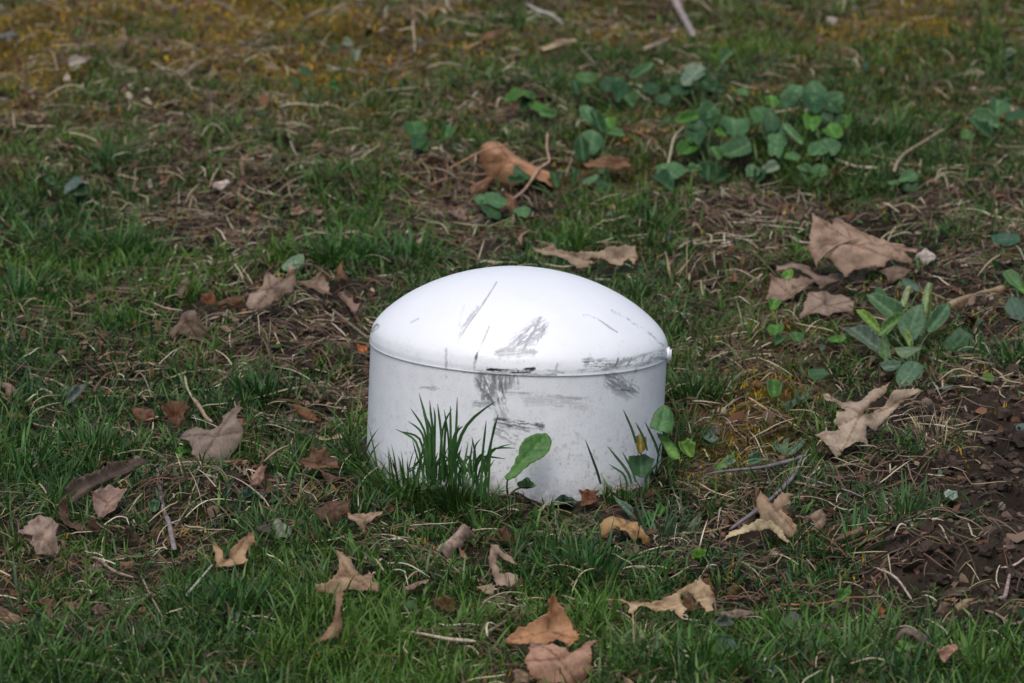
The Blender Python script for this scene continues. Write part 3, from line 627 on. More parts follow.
weed('fan of dull green blades behind the twig fork', (785,462), [(ZH([(460,20),(490,10),(540,75),(530,90)]), (.06,.12,.07), 50, 0), (ZH([(520,90),(560,40),(620,-10),(640,10),(590,70)]), (.055,.11,.065), 50, 0), (ZH([(510,60),(530,0),(550,-5),(545,80)]), (.06,.12,.07), 50, 0)], hang=.008)
weed('dark little leaves at the front foot of the white body', (568,508), [(z(450,453,2.969,[(318,112),(345,102),(372,115),(360,135),(325,135)]), (.02,.045,.03), 50, 0), (z(450,453,2.969,[(300,150),(335,140),(380,150),(360,168),(315,165)]), (.03,.07,.05), 45, 0), (z(450,453,2.969,[(190,90),(225,82),(255,95),(230,110),(200,105)]), GDRK, 50, 0)], hang=.006)
weed('young weed with a long pointed leaf below the toothed brown leaf', (640,520), [(ZI([(385,105),(440,140),(520,200),(545,262),(500,260),(440,190)]), (.055,.12,.08), 50, 0), (ZI([(600,300),(650,240),(700,250),(650,350),(610,330)]), (.045,.12,.03), 50, 0), (ZI([(700,210),(740,162),(788,190),(770,240),(720,262)]), (.05,.13,.03), 50, 0)], hang=.010)
weed('yellow-green leaf among the grass below the twig', (700,556), [(ZH([(55,592),(90,572),(150,580),(140,612),(80,622)]), (.09,.22,.02), 45, 0)], hang=.010)
weed('dull blue-green leaf in grass below the curled cream leaf', (730,655), [(ZG([(575,420),(640,415),(680,440),(722,500),(640,525),(600,470)]), (.045,.10,.07), 48, 0), (ZG([(580,370),(640,350),(690,380),(650,410),(600,405)]), (.05,.06,.065), 45, 0)], hang=.010)
weed('pointed green leaf lying at the lower right edge of the lawn', (915,660), [(ZJ([(265,440),(300,430),(350,450),(410,500),(400,530),(340,500),(290,480)]), (.05,.13,.025), 48, 0)], hang=.010)
weed('dark leaf below the twig near the dry grass', (790,640), [(z(768,453,2.969,[(35,500),(70,465),(100,480),(95,520),(50,525)]), (.045,.055,.06), 45, 0), (z(768,453,2.969,[(85,600),(130,560),(180,545),(160,580),(120,605)]), (.05,.10,.07), 45, 0), (z(768,453,2.969,[(200,420),(245,395),(245,430),(215,445)]), (.05,.14,.03), 50, 0)], hang=.010)
weed('green leaf under the pale oak leaf at right', (800,420), [(z(768,350,2.969,[(45,580-400),(100,140),(125,120),(110,150),(60,190)]), (.06,.11,.065), 45, 0), (z(768,350,2.969,[(-5,95),(20,85),(42,105),(35,140),(5,145)]), (.05,.13,.03), 48, 0), (z(768,350,2.969,[(120,50),(160,45),(185,65),(150,85),(120,75)]), GDRK, 40, 0)], hang=.008)
weed('small green weed with a lone round bright leaf before the grey lobes', (790,300), [(disc(788,274,11,12,0), (.085,.20,.03), 50, 0)], hang=.018)
weed('three-leaved bright weed left of the grey leaf pieces', (780,350), dl([(776,330,18,13,0,GBRI),(797,336,17,12,0,GMID),(774,304,12,14,0,GBRI),(838,338,18,9,0,GBRI)]))
weed('pointed grey-green leaf in the grass at left', (88,432), [(Z4([(335,90),(380,40),(440,20),(425,60),(390,110),(350,125)]), (.07,.10,.085), 50, 0)], hang=.012)
weed('green withered round leaf peeking behind the standing oak leaf', (300,276), [(ZL([(560,110),(600,65),(655,58),(662,105),(620,120),(570,132)]), (.12,.20,.12), 52, 0)], hang=.012)
weed('bright green sprig in front of the grey oak leaf', (190,465), [(Z4([(905,350),(950,335),(985,350),(970,375),(920,380)]), (.07,.18,.03), 50, 0), (Z4([(895,370),(930,365),(925,392),(900,390)]), (.07,.17,.03), 50, 0)], hang=.010)
weed('small round leaf beside the upright grey stick', (156,515), [(Z4([(755,625),(785,605),(815,630),(810,670),(770,680)]), (.045,.10,.05), 48, 0)], hang=.008)
weed('dark clump of small leaves on the soil mound', (262,508), [(Z6([(470,595),(500,570),(540,575),(530,610),(490,620)]), (.03,.075,.05), 45, 0), (Z6([(540,580),(570,560),(600,580),(580,605)]), (.035,.085,.055), 45, 0), (Z6([(600,610),(640,590),(660,610),(620,625)]), (.03,.09,.04), 45, 0)], hang=.008)

# ------------------------------------------------------------------ twigs and roots
def stick(label, pts, r0, r1, colr, h=.006, cat='twig', name='twig', group=None, sides=8):
    P = G(np.array([p[0] for p in pts], float), np.array([p[1]+h*1100 for p in pts], float))
    hs = np.full(len(pts), h)
    P = P+np.stack([0*hs, 0*hs, hs], -1)
    # keep depth smooth along the twig
    c = P.mean(0); V, F = tube(P-c, np.linspace(r0, r1, len(pts)), sides)
    o = link(name, fast_mesh(name, V, F), m_bark); o.location = tuple(c); o.color = (*colr, 1)
    tag(o, label, cat, group)
    return o
pu = (.16, .135, .135)
fork = stick('grey-purple forked twig lying behind the brown two-eared leaf', ZH([(625,95),(600,140),(570,205),(500,280),(400,355),(300,430),(250,465)]), .0019, .0013, pu, .010)
P = G(np.array([q[0] for q in ZH([(130,182),(230,185),(420,150),(570,120),(645,86)])]), np.array([q[1]+11 for q in ZH([(130,182),(230,185),(420,150),(570,120),(645,86)])]))+np.array([0, 0, .010])
V, F = tube(P-np.array(fork.location), [.0007, .0010, .0014, .0018, .0013], 8)
br = link('branch', fast_mesh('branch', V, F), m_bark, fork); br.color = (*pu, 1)
stick('thin grey straw reaching right from the twig fork', ZH([(600,190),(730,230),(860,265),(930,300)]), .0009, .0006, (.25,.20,.18), .008)
stick('orange-brown stalk lying flat left of the forked twig', ZH([(-20,487),(80,478),(150,475),(250,472)]), .0010, .0008, (.30,.17,.09), .006)
stick('curved orange-tan stalk looping over the tent leaf', ZE([(548,145),(543,230),(562,310),(520,390),(430,460),(370,497)]), .0010, .0013, (.40,.25,.16), .016, cat='stalk', name='leaf_stalk')
stick('long thin reddish stalk lying in front of the tent leaf', ZE([(-60,352),(0,357),(100,366),(220,377),(330,402),(500,437),(605,457)]), .0010, .0012, (.26,.14,.105), .008, cat='stalk', name='leaf_stalk')
stick('brown stick pointing at the left side of the dome', ZL([(700,235),(740,272),(830,340),(935,425)]), .0012, .0014, (.17,.13,.085), .008)
stick('upright grey stick standing left of the soil mound', [(157,470),(164,500),(169,523),(175,553)], .0016, .0022, (.22,.18,.165), .008)
stick('tan stalk lying in the grass below the left hollow', [(91,559),(100,565),(112,571),(135,581)], .0013, .0011, (.26,.19,.13), .010, cat='stalk', name='dry_stalk')
stick('thin stalk slanting down right of the tan stalk', [(141,578),(150,597),(163,621)], .0007, .0006, (.26,.21,.15), .012, cat='stalk', name='dry_stalk')
stick('short cream stalk slanting up in the lower left grass', [(183,603),(196,588),(213,568)], .0012, .0008, (.34,.34,.24), .014, cat='stalk', name='dry_stalk')
stick('brown twig along the bottom left corner', [(44,658),(66,663),(88,667),(110,672),(130,681)], .0014, .0011, (.24,.18,.12), .010)
stick('pale root lying in the grass at the bottom centre', [(401,634),(424,637),(450,643),(476,645)], .0009, .0017, (.42,.33,.24), .010, cat='root', name='root')
stick('brown twig curving into the back of the folded bottom leaf', [(484,637),(500,627),(514,617),(530,610),(548,606)], .0014, .0011, (.20,.13,.085), .008)
stick('pale stem running right from the folded bottom leaf', [(560,604),(580,603),(600,609),(620,614),(632,622),(646,646),(652,660)], .0009, .0008, (.30,.22,.15), .010, cat='stalk', name='dry_stalk')
stick('rust coloured root on the soil below the dry grass at right', [(780,606),(800,607),(829,608),(850,612),(870,615)], .0008, .0007, (.30,.12,.05), .006, cat='root', name='root')
stick('straight straw-coloured stick near the orange shred', [(877,586),(895,594),(913,604)], .0009, .0009, (.38,.32,.24), .008)
stick('pinkish root stub rising from the soil edge at right', [(999,606),(1005,598),(1010,591)], .0022, .0013, (.34,.24,.21), .004, cat='root', name='root')
stick('curved reddish root at the right edge', [(985,611),(1000,615),(1012,618),(1030,617)], .0010, .0013, (.30,.19,.15), .004, cat='root', name='root')
stick('straw stick lying on the bare soil at the right edge', [(1001,546),(1012,554),(1027,563)], .0011, .0009, (.42,.32,.24), .004)
stick('thick pale stick at the top of the lawn', [(674,-14),(681,2),(687,13),(694,28)], .0042, .0034, (.30,.24,.22), .010)
stick('pale splinter at the top centre edge', [(526,-4),(540,2),(552,5),(563,10)], .0016, .0024, (.42,.37,.33), .008)
stick('thin upright straw near the top centre', [(412,-6),(413,10),(415,27)], .0011, .0011, (.38,.30,.20), .006)
stick('bent tan stalk on the soil right of the weed patch', [(894,170),(897,160),(904,151),(920,140),(944,126)], .0018, .0011, (.32,.25,.16), .012, cat='stalk', name='dry_stalk')
stick('pale straw under the right end of the weed patch', [(835,156),(855,161),(877,166)], .0012, .0016, (.42,.35,.25), .010)
stick('pale straw standing up in front of the weed patch', [(668,152),(674,137),(684,126)], .0015, .0010, (.36,.33,.20), .012)
stick('brown stick in the moss at the upper left', [(180,72),(195,60),(213,46)], .0014, .0011, (.20,.14,.09), .010)
stick('thin cream loop of dry stem left of the centre', [(288,133),(292,143),(297,155),(303,167)], .0009, .0008, (.36,.30,.20), .010, cat='stalk', name='dry_stalk')
stick('pale stick on the bare patch at upper left', [(215,150),(225,147),(234,144)], .0013, .0014, (.36,.29,.24), .006)
stick('curled dry stalk leaning on the grey oak leaf', Z6([(215,98),(250,150),(290,210),(320,243)]), .0016, .0018, (.32,.22,.14), .018, cat='stalk', name='dry_stalk')
stick('thin dry stem above the curled stalk on the grey oak leaf', Z6([(178,-10),(190,50),(215,98)]), .0010, .0009, (.36,.29,.19), .018, cat='stalk', name='dry_stalk')
stick('thin tan stem arching over the brown thatch near the body', ZH([(95,245),(180,262),(240,280),(287,312)]), .0008, .0006, (.38,.30,.18), .010, cat='stalk', name='dry_stalk')
stick('long tan straw slanting right of the dome', z(640,350,3.414,[(370,165),(440,205),(545,270)]), .0010, .0008, (.38,.26,.14), .010)

# ------------------------------------------------------------------ the white capped pipe
m_white, nt, b, out = newmat('scuffed white plastic')
oc = objcoord(nt); n1 = noise(nt, 9, 4, .6, oc); n2 = noise(nt, 620, 4, .7, oc); n3 = noise(nt, 60, 6, .75, oc)
base = ramp(nt, n1.outputs[0], [(.3, (.86, .86, .875)), (.7, (.92, .92, .93))]).outputs[0]
dt = attr(nt, 'dirt'); sp = ramp(nt, n2.outputs[0], [(.545, (0, 0, 0)), (.63, (1, 1, 1))]); sm = ramp(nt, n3.outputs[0], [(.42, (0, 0, 0)), (.7, (1, 1, 1))])
def math_(op, a, b_):
    n = nt.nodes.new('ShaderNodeMath'); n.operation = op; n.use_clamp = True
    for s, v in ((n.inputs[0], a), (n.inputs[1], b_)):
        if isinstance(v, (int, float)): s.default_value = v
        else: nt.links.new(v, s)
    return n.outputs[0]
speck = math_('MULTIPLY', math_('MULTIPLY', sp.outputs[0], sm.outputs[0]), dt.outputs['Fac'])
c = mix(nt, math_('MULTIPLY', math_('MULTIPLY', sm.outputs[0], dt.outputs['Fac']), .22), base, (.50, .47, .46))
c = mix(nt, math_('MULTIPLY', speck, .75), c, (.26, .22, .18))
sc = attr(nt, 'scuff'); c = mix(nt, sc.outputs['Fac'], c, (.018, .018, .024))
mu = attr(nt, 'mud'); c = mix(nt, mu.outputs['Fac'], c, (.24, .20, .15))
nt.links.new(c, b.inputs['Base Color']); b.inputs['Roughness'].default_value = .38; b.inputs['Specular IOR Level'].default_value = .4
bump(nt, b, n3.outputs[0], .12, .001)
TILT = R(2.6)
cap = empty('capped_pipe', (-.0015, 0, 0)); cap.rotation_euler = (0, TILT, 0); cap.scale = (.983, .983, .983)
bpy.context.view_layer.update()
tag(cap, 'scuffed white plastic pipe stub with a domed cap, standing in the grass', 'pipe cap')
MW = np.array(cap.matrix_world)
def lathe(profile, nseg=1300):
    pr = np.array(profile); th = np.linspace(0, 2*math.pi, nseg, endpoint=False)
    V = np.stack([pr[:, None, 0]*np.cos(th), pr[:, None, 0]*np.sin(th), np.repeat(pr[:, 1:2], nseg, 1)], -1)
    # slightly out of round, soft dents
    k = 1+.004*np.sin(2*th+.6)+.0015*np.sin(5*th)
    V[..., :2] *= k[None, :, None]
    n = len(pr); i = np.arange(n-1)[:, None]*nseg; j = np.arange(nseg)[None]; j2 = (j+1) % nseg
    F = np.stack([i+j, i+j2, i+nseg+j2, i+nseg+j], -1).reshape(-1, 4)
    return V.reshape(-1, 3), F
def dens(pr, step=.0006):
    pr = np.array(pr, float); L = np.r_[0, np.cumsum(np.linalg.norm(np.diff(pr, axis=0), axis=1))]
    t = np.linspace(0, L[-1], int(L[-1]/step)+2)
    return np.stack([np.interp(t, L, pr[:, 0]), np.interp(t, L, pr[:, 1])], -1)
def catmull(P, m=14):
    P = np.array(P, float); Q = np.vstack([2*P[0]-P[1], P, 2*P[-1]-P[-2]]); o = []
    for i in range(1, len(Q)-2):
        for t in np.linspace(0, 1, m, endpoint=False):
            o.append(.5*((2*Q[i])+(-Q[i-1]+Q[i+1])*t+(2*Q[i-1]-5*Q[i]+4*Q[i+1]-Q[i+2])*t*t+(-Q[i-1]+3*Q[i]-3*Q[i+1]+Q[i+2])*t**3))
    o.append(Q[-2]); return np.array(o)
dome = catmull([(.0005,.1505),(.015,.1499),(.032,.1476),(.052,.1426),(.072,.1349),(.090,.1252),(.104,.1148),(.1125,.1065),(.1172,.0995),(.1191,.0930),(.1194,.0885)])
dome = np.vstack([dome, [(.1195,.0876),(.1197,.0871),(.1195,.0866),(.1189,.0864),(.115,.0856)]])
body = np.vstack([[(.112,.088),(.1184,.0872)], catmull([(.1186,.0855),(.1185,.06),(.1184,.03),(.1183,0),(.1182,-.03),(.1182,-.06)])])
S = []   # scuffs: polyline, width px, strength, streak
zc = lambda p: z(350, 250, 2.626, p)
def sc_(pts, w, a, k=0): S.append((np.array(zc(pts)), w, a, k))
sc_([(362,313),(400,317),(440,317),(482,312)], 1.5, 1.0, .3); sc_([(380,318),(430,321),(470,317)], 1.6, 1.0, .3); sc_([(482,314),(560,322)], 1.0, .5, .5)
sc_([(545,300),(540,316)], 1.0, .5, .5); sc_([(618,297),(650,296)], 1.5, .75, .4); sc_([(600,318),(680,312),(760,302),(830,284)], 1.3, .6, .8)
for x in (688,704,722,740,757,775,793,806): sc_([(x,288-(x-688)*.06),(x-8,306-(x-688)*.12)], 1.3, .7, .3)
sc_([(333,270),(329,290),(326,312)], 1.1, .9, .5); sc_([(366,200),(345,250),(335,275)], .7, .45, .3); sc_([(252,260),(254,335)], 1.0, .55, .3)
sc_([(385,85),(350,140),(310,195),(285,232)], .8, .5, .5); sc_([(300,145),(285,200)], .6, .3, .6); sc_([(335,150),(300,200),(288,222)], 1.4, .35, .9)
for a_, b_ in (((500,178),(465,240)),((492,200),(455,262)),((480,190),(430,245)),((470,228),(415,268)),((455,240),(385,268)),((440,250),(380,272)),((505,205),(485,250)),((520,190),(500,230)),((430,262),(385,270))):
    sc_([a_, b_], 1.3, .5, .8)
sc_([(385,268),(445,262)], 1.6, .55, .6)
sc_([(688,158),(730,182),(790,222),(822,250)], 1.0, .55, .2); sc_([(615,172),(650,180),(700,215)], 1.0, .5, .9)
sc_([(55,212),(72,200)], 1.8, .8, .3); sc_([(160,190),(180,180)], .7, .35, .5); sc_([(440,250),(445,232),(470,205)], 1.2, .6, .9)
for x in (345,355,366,378,392,405,420,436): sc_([(x,330),(x+rng.uniform(-6,6),360+rng.uniform(0,35)*(x<410))], 2.6, .62, .75)
sc_([(345,340),(372,395)], 6, .7, .9); sc_([(385,335),(395,392)], 5, .75, .9); sc_([(425,330),(418,352)], 4, .5, .9); sc_([(395,425),(410,455)], 6, .4, .9); sc_([(430,255),(500,200)], 6, .45, .9); sc_([(395,272),(480,262)], 4, .45, .9); sc_([(620,296),(700,300)], 3.5, .6, .9); sc_([(690,303),(820,276)], 4, .5, .9); sc_([(690,345),(735,366)], 7, .6, .9); sc_([(300,318),(540,328)], 1.5, .5, .9); sc_([(470,395),(620,402)], 5, .22, .9); sc_([(408,376),(500,380),(605,390)], 1.6, .42, .9); sc_([(400,385),(560,396)], 1.2, .25, .9)
sc_([(330,405),(372,404)], 3.2, .45, .9)
sc_([(390,447),(440,458),(500,463)], 3.2, .8, .8); sc_([(400,460),(470,472)], 2.0, .7, .8); sc_([(385,472),(435,498)], 3.6, .55, .8); sc_([(480,460),(505,462)], 1.0, .5, .6)
for k in range(9): sc_([(672+k*5,328+rng.uniform(-3,3)),(700+k*5,366+rng.uniform(-8,4))], .9, .65, .5)
sc_([(702,366),(732,368)], 2.0, .8, .3); sc_([(736,355),(742,378)], 1.0, .6); sc_([(752,312),(740,342)], 1.2, .7, .4); sc_([(672,340),(655,395)], .8, .3, .6)
sc_([(183,360),(232,362)], 1.0, .6, .7); sc_([(205,362),(222,366)], 1.2, .5, .3)
sc_([(590,395),(608,385)], .8, .4, .4); sc_([(590,470),(600,500)], .8, .35, .4)
def wear(V, isbody):
    W = V@MW[:3, :3].T+MW[:3, 3]; Q = proj(W); front = (W[:, 1] < .02) if isbody else (W[:, 1] < .115)
    s = np.zeros(len(V))
    for (pl, w, a_, k) in S:
        bb = (Q[:, 0] > pl[:, 0].min()-12) & (Q[:, 0] < pl[:, 0].max()+12) & (Q[:, 1] > pl[:, 1].min()-12) & (Q[:, 1] < pl[:, 1].max()+12) & front
        ii = np.where(bb)[0]
        if not len(ii): continue
        q = Q[ii]; d = np.full(len(ii), 1e9)
        for i in range(len(pl)-1): d = np.minimum(d, segdist(q, pl[i], pl[i+1]))
        dr = pl[-1]-pl[0]; dr = dr/(np.linalg.norm(dr)+1e-6); al = q@dr; ac = q@np.array([-dr[1], dr[0]])
        wx = (fbm(q[:, 0]*.21+3, q[:, 1]*.21+7, 71, 2)-.5)*7; acw = ac+wx*.35
        st = .7*fbm(al*.07+50, acw*.75+50, 7, 2)+.3*fbm(q[:, 0]*.5+9, q[:, 1]*.55+9, 9, 3)
        k = k if k < .15 else max(k, .8); dw = d+wx*.16*min(w, 4)
        m = a_*(1 if w > 1.1 else .85)*np.clip(1.6-dw/w, 0, 1)**.7*np.clip(1-k+k*(st-.42)*7.0, 0, 1.1)
        s[ii] = np.maximum(s[ii], np.clip(m, 0, 1))
    th = np.arctan2(V[:, 1], V[:, 0])
    if isbody:
        hz = V[:, 2]
        n_ = fbm(th*34+20, hz*300+20, 3, 3)*.75+.25*fbm(th*5+20, hz*30+20, 5, 2)
        mud = np.clip((n_-.64)*10, 0, 1)*np.clip(1-hz/.06, .12, 1)*.55
        mud = np.maximum(mud, np.clip(1-(hz+.020-.012*fbm(th*6+30, th*0+3, 8, 3))/.022, 0, 1)*np.clip(n_*2.4-.5, 0, 1)*.8)
        dirt = .62+.35*np.clip(1-hz/.085, 0, 1)
    else:
        mud = np.clip((fbm(th*36+20, V[:, 2]*300, 13, 3)-.70)*5, 0, 1)*.25*(V[:, 2] < .11)
        dirt = np.where(V[:, 2] < .100, .6, .16)
    return s, mud, dirt
for nm, prof, isb in (('pipe', dens(body), True), ('domed_cap', dens(dome), False)):
    V, F = lathe(prof)
    if not isb:
        F = F[:, ::-1]
    else: F = F[:, ::-1]
    me = fast_mesh(nm, V, F); s, mud, dirt = wear(V, isb)
    for an, arr in (('scuff', s), ('mud', mud), ('dirt', dirt)):
        at = me.attributes.new(an, 'FLOAT', 'POINT'); at.data.foreach_set('value', arr.astype(np.float32))
    link(nm, me, m_white, cap)
import bmesh
bm = bmesh.new(); bmesh.ops.create_cube(bm, size=1)
for v in bm.verts: v.co = Vector((v.co.x*.005, v.co.y*.010, v.co.z*.012))
bmesh.ops.bevel(bm, geom=bm.edges[:], offset=.0018, segments=3, affect='EDGES')
me = bpy.data.meshes.new('rim_tab'); bm.to_mesh(me); bm.free()
for p_ in me.polygons: p_.use_smooth = True
tb = link('rim_tab', me, m_white, cap); tb.location = (.1195, -.012, .0885); tb.rotation_euler = (0, 0, -.1)

# ------------------------------------------------------------------ ground cover (uncountable)
CAPLINE = [(330,412),(367,420),(400,428),(430,436),(470,452),(505,474),(530,490),(555,494),(590,482),(620,460),(650,434),(672,412),(700,405)]
cl = np.array(CAPLINE)
def scatter(n, wide=0.12):
    """random ground points over the seen ground and a margin around it"""
    y = rng.uniform(-.62, 1.75, n*2); half = .40*(y+3.95)/3.95+wide+.02
    x = rng.uniform(-1, 1, n*2)*.75; k = np.abs(x) < half
    return x[k][:n], y[k][:n]
def scatter_far(n):
    x = rng.uniform(-2.0, 2.0, n*2); y = rng.uniform(-1.3, 4.5, n*2)
    half = .40*(y+3.95)/3.95+.13
    k = ~((np.abs(x) < half) & (y > -.60) & (y < 1.73)); return x[k][:n], y[k][:n]
def capmask(x, y, r=.1205): return ((x+.0015)**2+y**2) > r*r
from itertools import chain
MASKW, MASKH = 1104, 763
mask = np.zeros((MASKH, MASKW), bool)
yy, xx = np.mgrid[0:MASKH, 0:MASKW]
for p in POLYS:
    q = np.array(p)+40; x0, x1 = int(max(0, q[:, 0].min()-1)), int(min(MASKW, q[:, 0].max()+2)); y0, y1 = int(max(0, q[:, 1].min()-1)), int(min(MASKH, q[:, 1].max()+2))
    if x1 <= x0 or y1 <= y0: continue
    sub = np.stack([xx[y0:y1, x0:x1], yy[y0:y1, x0:x1]], -1).astype(float)
    mask[y0:y1, x0:x1] |= inpoly(sub, [tuple(a_) for a_ in q])
def blocked(C, prob):
    """strands that would bury a leaf lying on top of the sward, or climb the pipe"""
    bad = np.zeros(len(C), bool); low = np.zeros(len(C), bool)
    for k in range(1, C.shape[1]):
        q = proj(C[:, k]); i = np.clip(q[:, 0]+40, 0, MASKW-1).astype(int); j = np.clip(q[:, 1]+40, 0, MASKH-1).astype(int)
        bad |= mask[j, i]
        lim = np.interp(q[:, 0], cl[:, 0], cl[:, 1])
        low |= (q[:, 0] > 366) & (q[:, 0] < 668) & (q[:, 1] < lim-2) & (C[:, 0, 1] < 0)
    return (bad & (rng.random(len(C)) < prob)) | (low & (rng.random(len(C)) < .985))
def make_blades(name, x, y, L, w, lean, curve, colr, segs=4, mat=m_blade, az=None, prob=.72, twist=.9, check=True, sink=.002):
    n = len(x); zz = height(x, y)-sink
    if az is None: az = rng.uniform(0, 2*math.pi, n)
    t = np.linspace(0, 1, segs+1); ang = lean[:, None]+curve[:, None]*t[None]
    h = np.stack([np.cos(az), np.sin(az), 0*az], -1); up = np.array([0, 0, 1.0])
    d = np.sin(ang)[..., None]*h[:, None]+np.cos(ang)[..., None]*up
    C = np.zeros((n, segs+1, 3)); C[:, 0] = np.stack([x, y, zz], -1)
    for k in range(segs): C[:, k+1] = C[:, k]+d[:, k]*(L/segs)[:, None]
    if check:
        keep = ~blocked(C, prob); C = C[keep]; az = az[keep]; w = w[keep]; colr = colr[keep]; n = len(C)
    prof = np.interp(t, [0, .3, .7, 1], [.75, 1, .75, .06])
    ta = az+math.pi/2+rng.uniform(-twist, twist, n)
    wd = np.stack([np.cos(ta), np.sin(ta), rng.uniform(-.2, .2, n)], -1)
    # blade colour is darker at the base than at the tip
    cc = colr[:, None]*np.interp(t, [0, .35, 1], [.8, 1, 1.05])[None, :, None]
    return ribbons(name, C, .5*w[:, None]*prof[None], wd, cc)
def green_cols(n, x, y, warm=None):
    base = np.array([[.046,.112,.024],[.062,.145,.030],[.034,.088,.036],[.095,.190,.034],[.15,.20,.060]])
    k = rng.choice(5, n, p=[.34, .28, .18, .14, .06]); c_ = base[k]*rng.uniform(.55, 1.35, (n, 1))
    m = np.clip((fbm(x*9, y*8, 91)-.42)*3.2, 0, 1)[:, None]
    c_ = c_*(1-m*.6)+m*.6*np.array([.105,.215,.020])
    if warm is not None: c_ = c_*(1-warm[:, None]*.6)+warm[:, None]*.6*np.array([.18,.17,.035])
    return c_
def straw_cols(n, bright=.2):
    base = np.array([[.095,.058,.040],[.15,.105,.065],[.042,.028,.021],[.34,.28,.18],[.48,.42,.30],[.13,.062,.036],[.12,.12,.05]])
    p = np.array([.24, .2, .2, .10+bright*.2, .03+bright*.2, .10, .10]); p /= p.sum()
    return base[rng.choice(7, n, p=p)]*rng.uniform(.7, 1.2, (n, 1))

# grass in clumps
nc = 26000
cx_, cy_ = scatter(nc); q = wpx(cx_, cy_); dg = samp(GREEN, *q)*1.44-.07+.15*np.clip((q[1]-560)/90, 0, 1)+(fbm(cx_*26, cy_*22, 101, 2)-.5)*1.3+(fbm(cx_*9, cy_*8, 103, 2)-.5)*1.1-.9*np.clip(mossmap(*q)-.5, 0, 1)
keep = rng.random(nc) < np.clip(dg, .0, 1)**1.25; cx_, cy_, dg = cx_[keep], cy_[keep], dg[keep]
nb = rng.poisson(15, len(cx_))+3
ci = np.repeat(np.arange(len(cx_)), nb); n = len(ci)
rad = np.abs(rng.normal(0, .010, n)); aa = rng.uniform(0, 2*math.pi, n)
x = cx_[ci]+rad*np.cos(aa); y = cy_[ci]+rad*np.sin(aa)
k = capmask(x, y); ci, x, y, aa, rad = ci[k], x[k], y[k], aa[k], rad[k]; n = len(x)
vig = rng.uniform(.65, 1.25, len(cx_))*(.75+.55*np.clip(dg, 0, 1)); farf = np.clip(1-(y-.2)*.25, .6, 1)
L = (.008+.020*rng.random(n)**1.6)*vig[ci]*farf; w = rng.uniform(.0010, .0023, n)
q = wpx(x, y); warm = np.clip(mossmap(*q)*1.1-.1, 0, 1)
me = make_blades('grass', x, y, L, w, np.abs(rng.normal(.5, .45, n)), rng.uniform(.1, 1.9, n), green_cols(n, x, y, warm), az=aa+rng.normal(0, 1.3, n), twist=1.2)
tag(link('grass', me, m_blade), 'short green grass growing in uneven clumps over the whole lawn', 'grass', kind='stuff')
# loose fine blades
n = 42000; x, y = scatter(n); q = wpx(x, y); k = (rng.random(len(x)) < .15+samp(GREEN, *q)*.9-samp(SOIL, *q)*.35) & capmask(x, y); x, y = x[k], y[k]; n = len(x)
q = wpx(x, y); warm = np.clip(mossmap(*q)*1.1-.1, 0, 1)
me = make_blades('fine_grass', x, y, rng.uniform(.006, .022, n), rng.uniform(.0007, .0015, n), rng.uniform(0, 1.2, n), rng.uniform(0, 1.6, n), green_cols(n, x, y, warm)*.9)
tag(link('fine_grass', me, m_blade), 'fine thin grass blades spread between the clumps', 'grass', kind='stuff')
# moss: dense tiny fronds
n = 200000; x, y = scatter(n); q = wpx(x, y); mm = mossmap(*q)+(fbm(x*20, y*16, 111)-.5)*1.6+.06
k = (rng.random(len(x)) < np.clip(mm*1.5-.35, 0, 1)) & capmask(x, y); x, y = x[k], y[k]; n = len(x)
mc = np.array([[.60,.37,.024],[.42,.29,.024],[.70,.39,.035],[.15,.18,.022],[.30,.13,.025]])[rng.choice(5, n, p=[.3,.25,.15,.2,.1])]*rng.uniform(.65, 1.2, (n, 1))
me = make_blades('moss', x, y, rng.uniform(.003, .011, n), rng.uniform(.0010, .0022, n), rng.uniform(0, 1.1, n), rng.uniform(0, 1, n), mc, segs=2, prob=.7)
tag(link('moss', me, m_blade), 'golden brown moss cushions mostly along the top of the lawn', 'moss', kind='stuff')
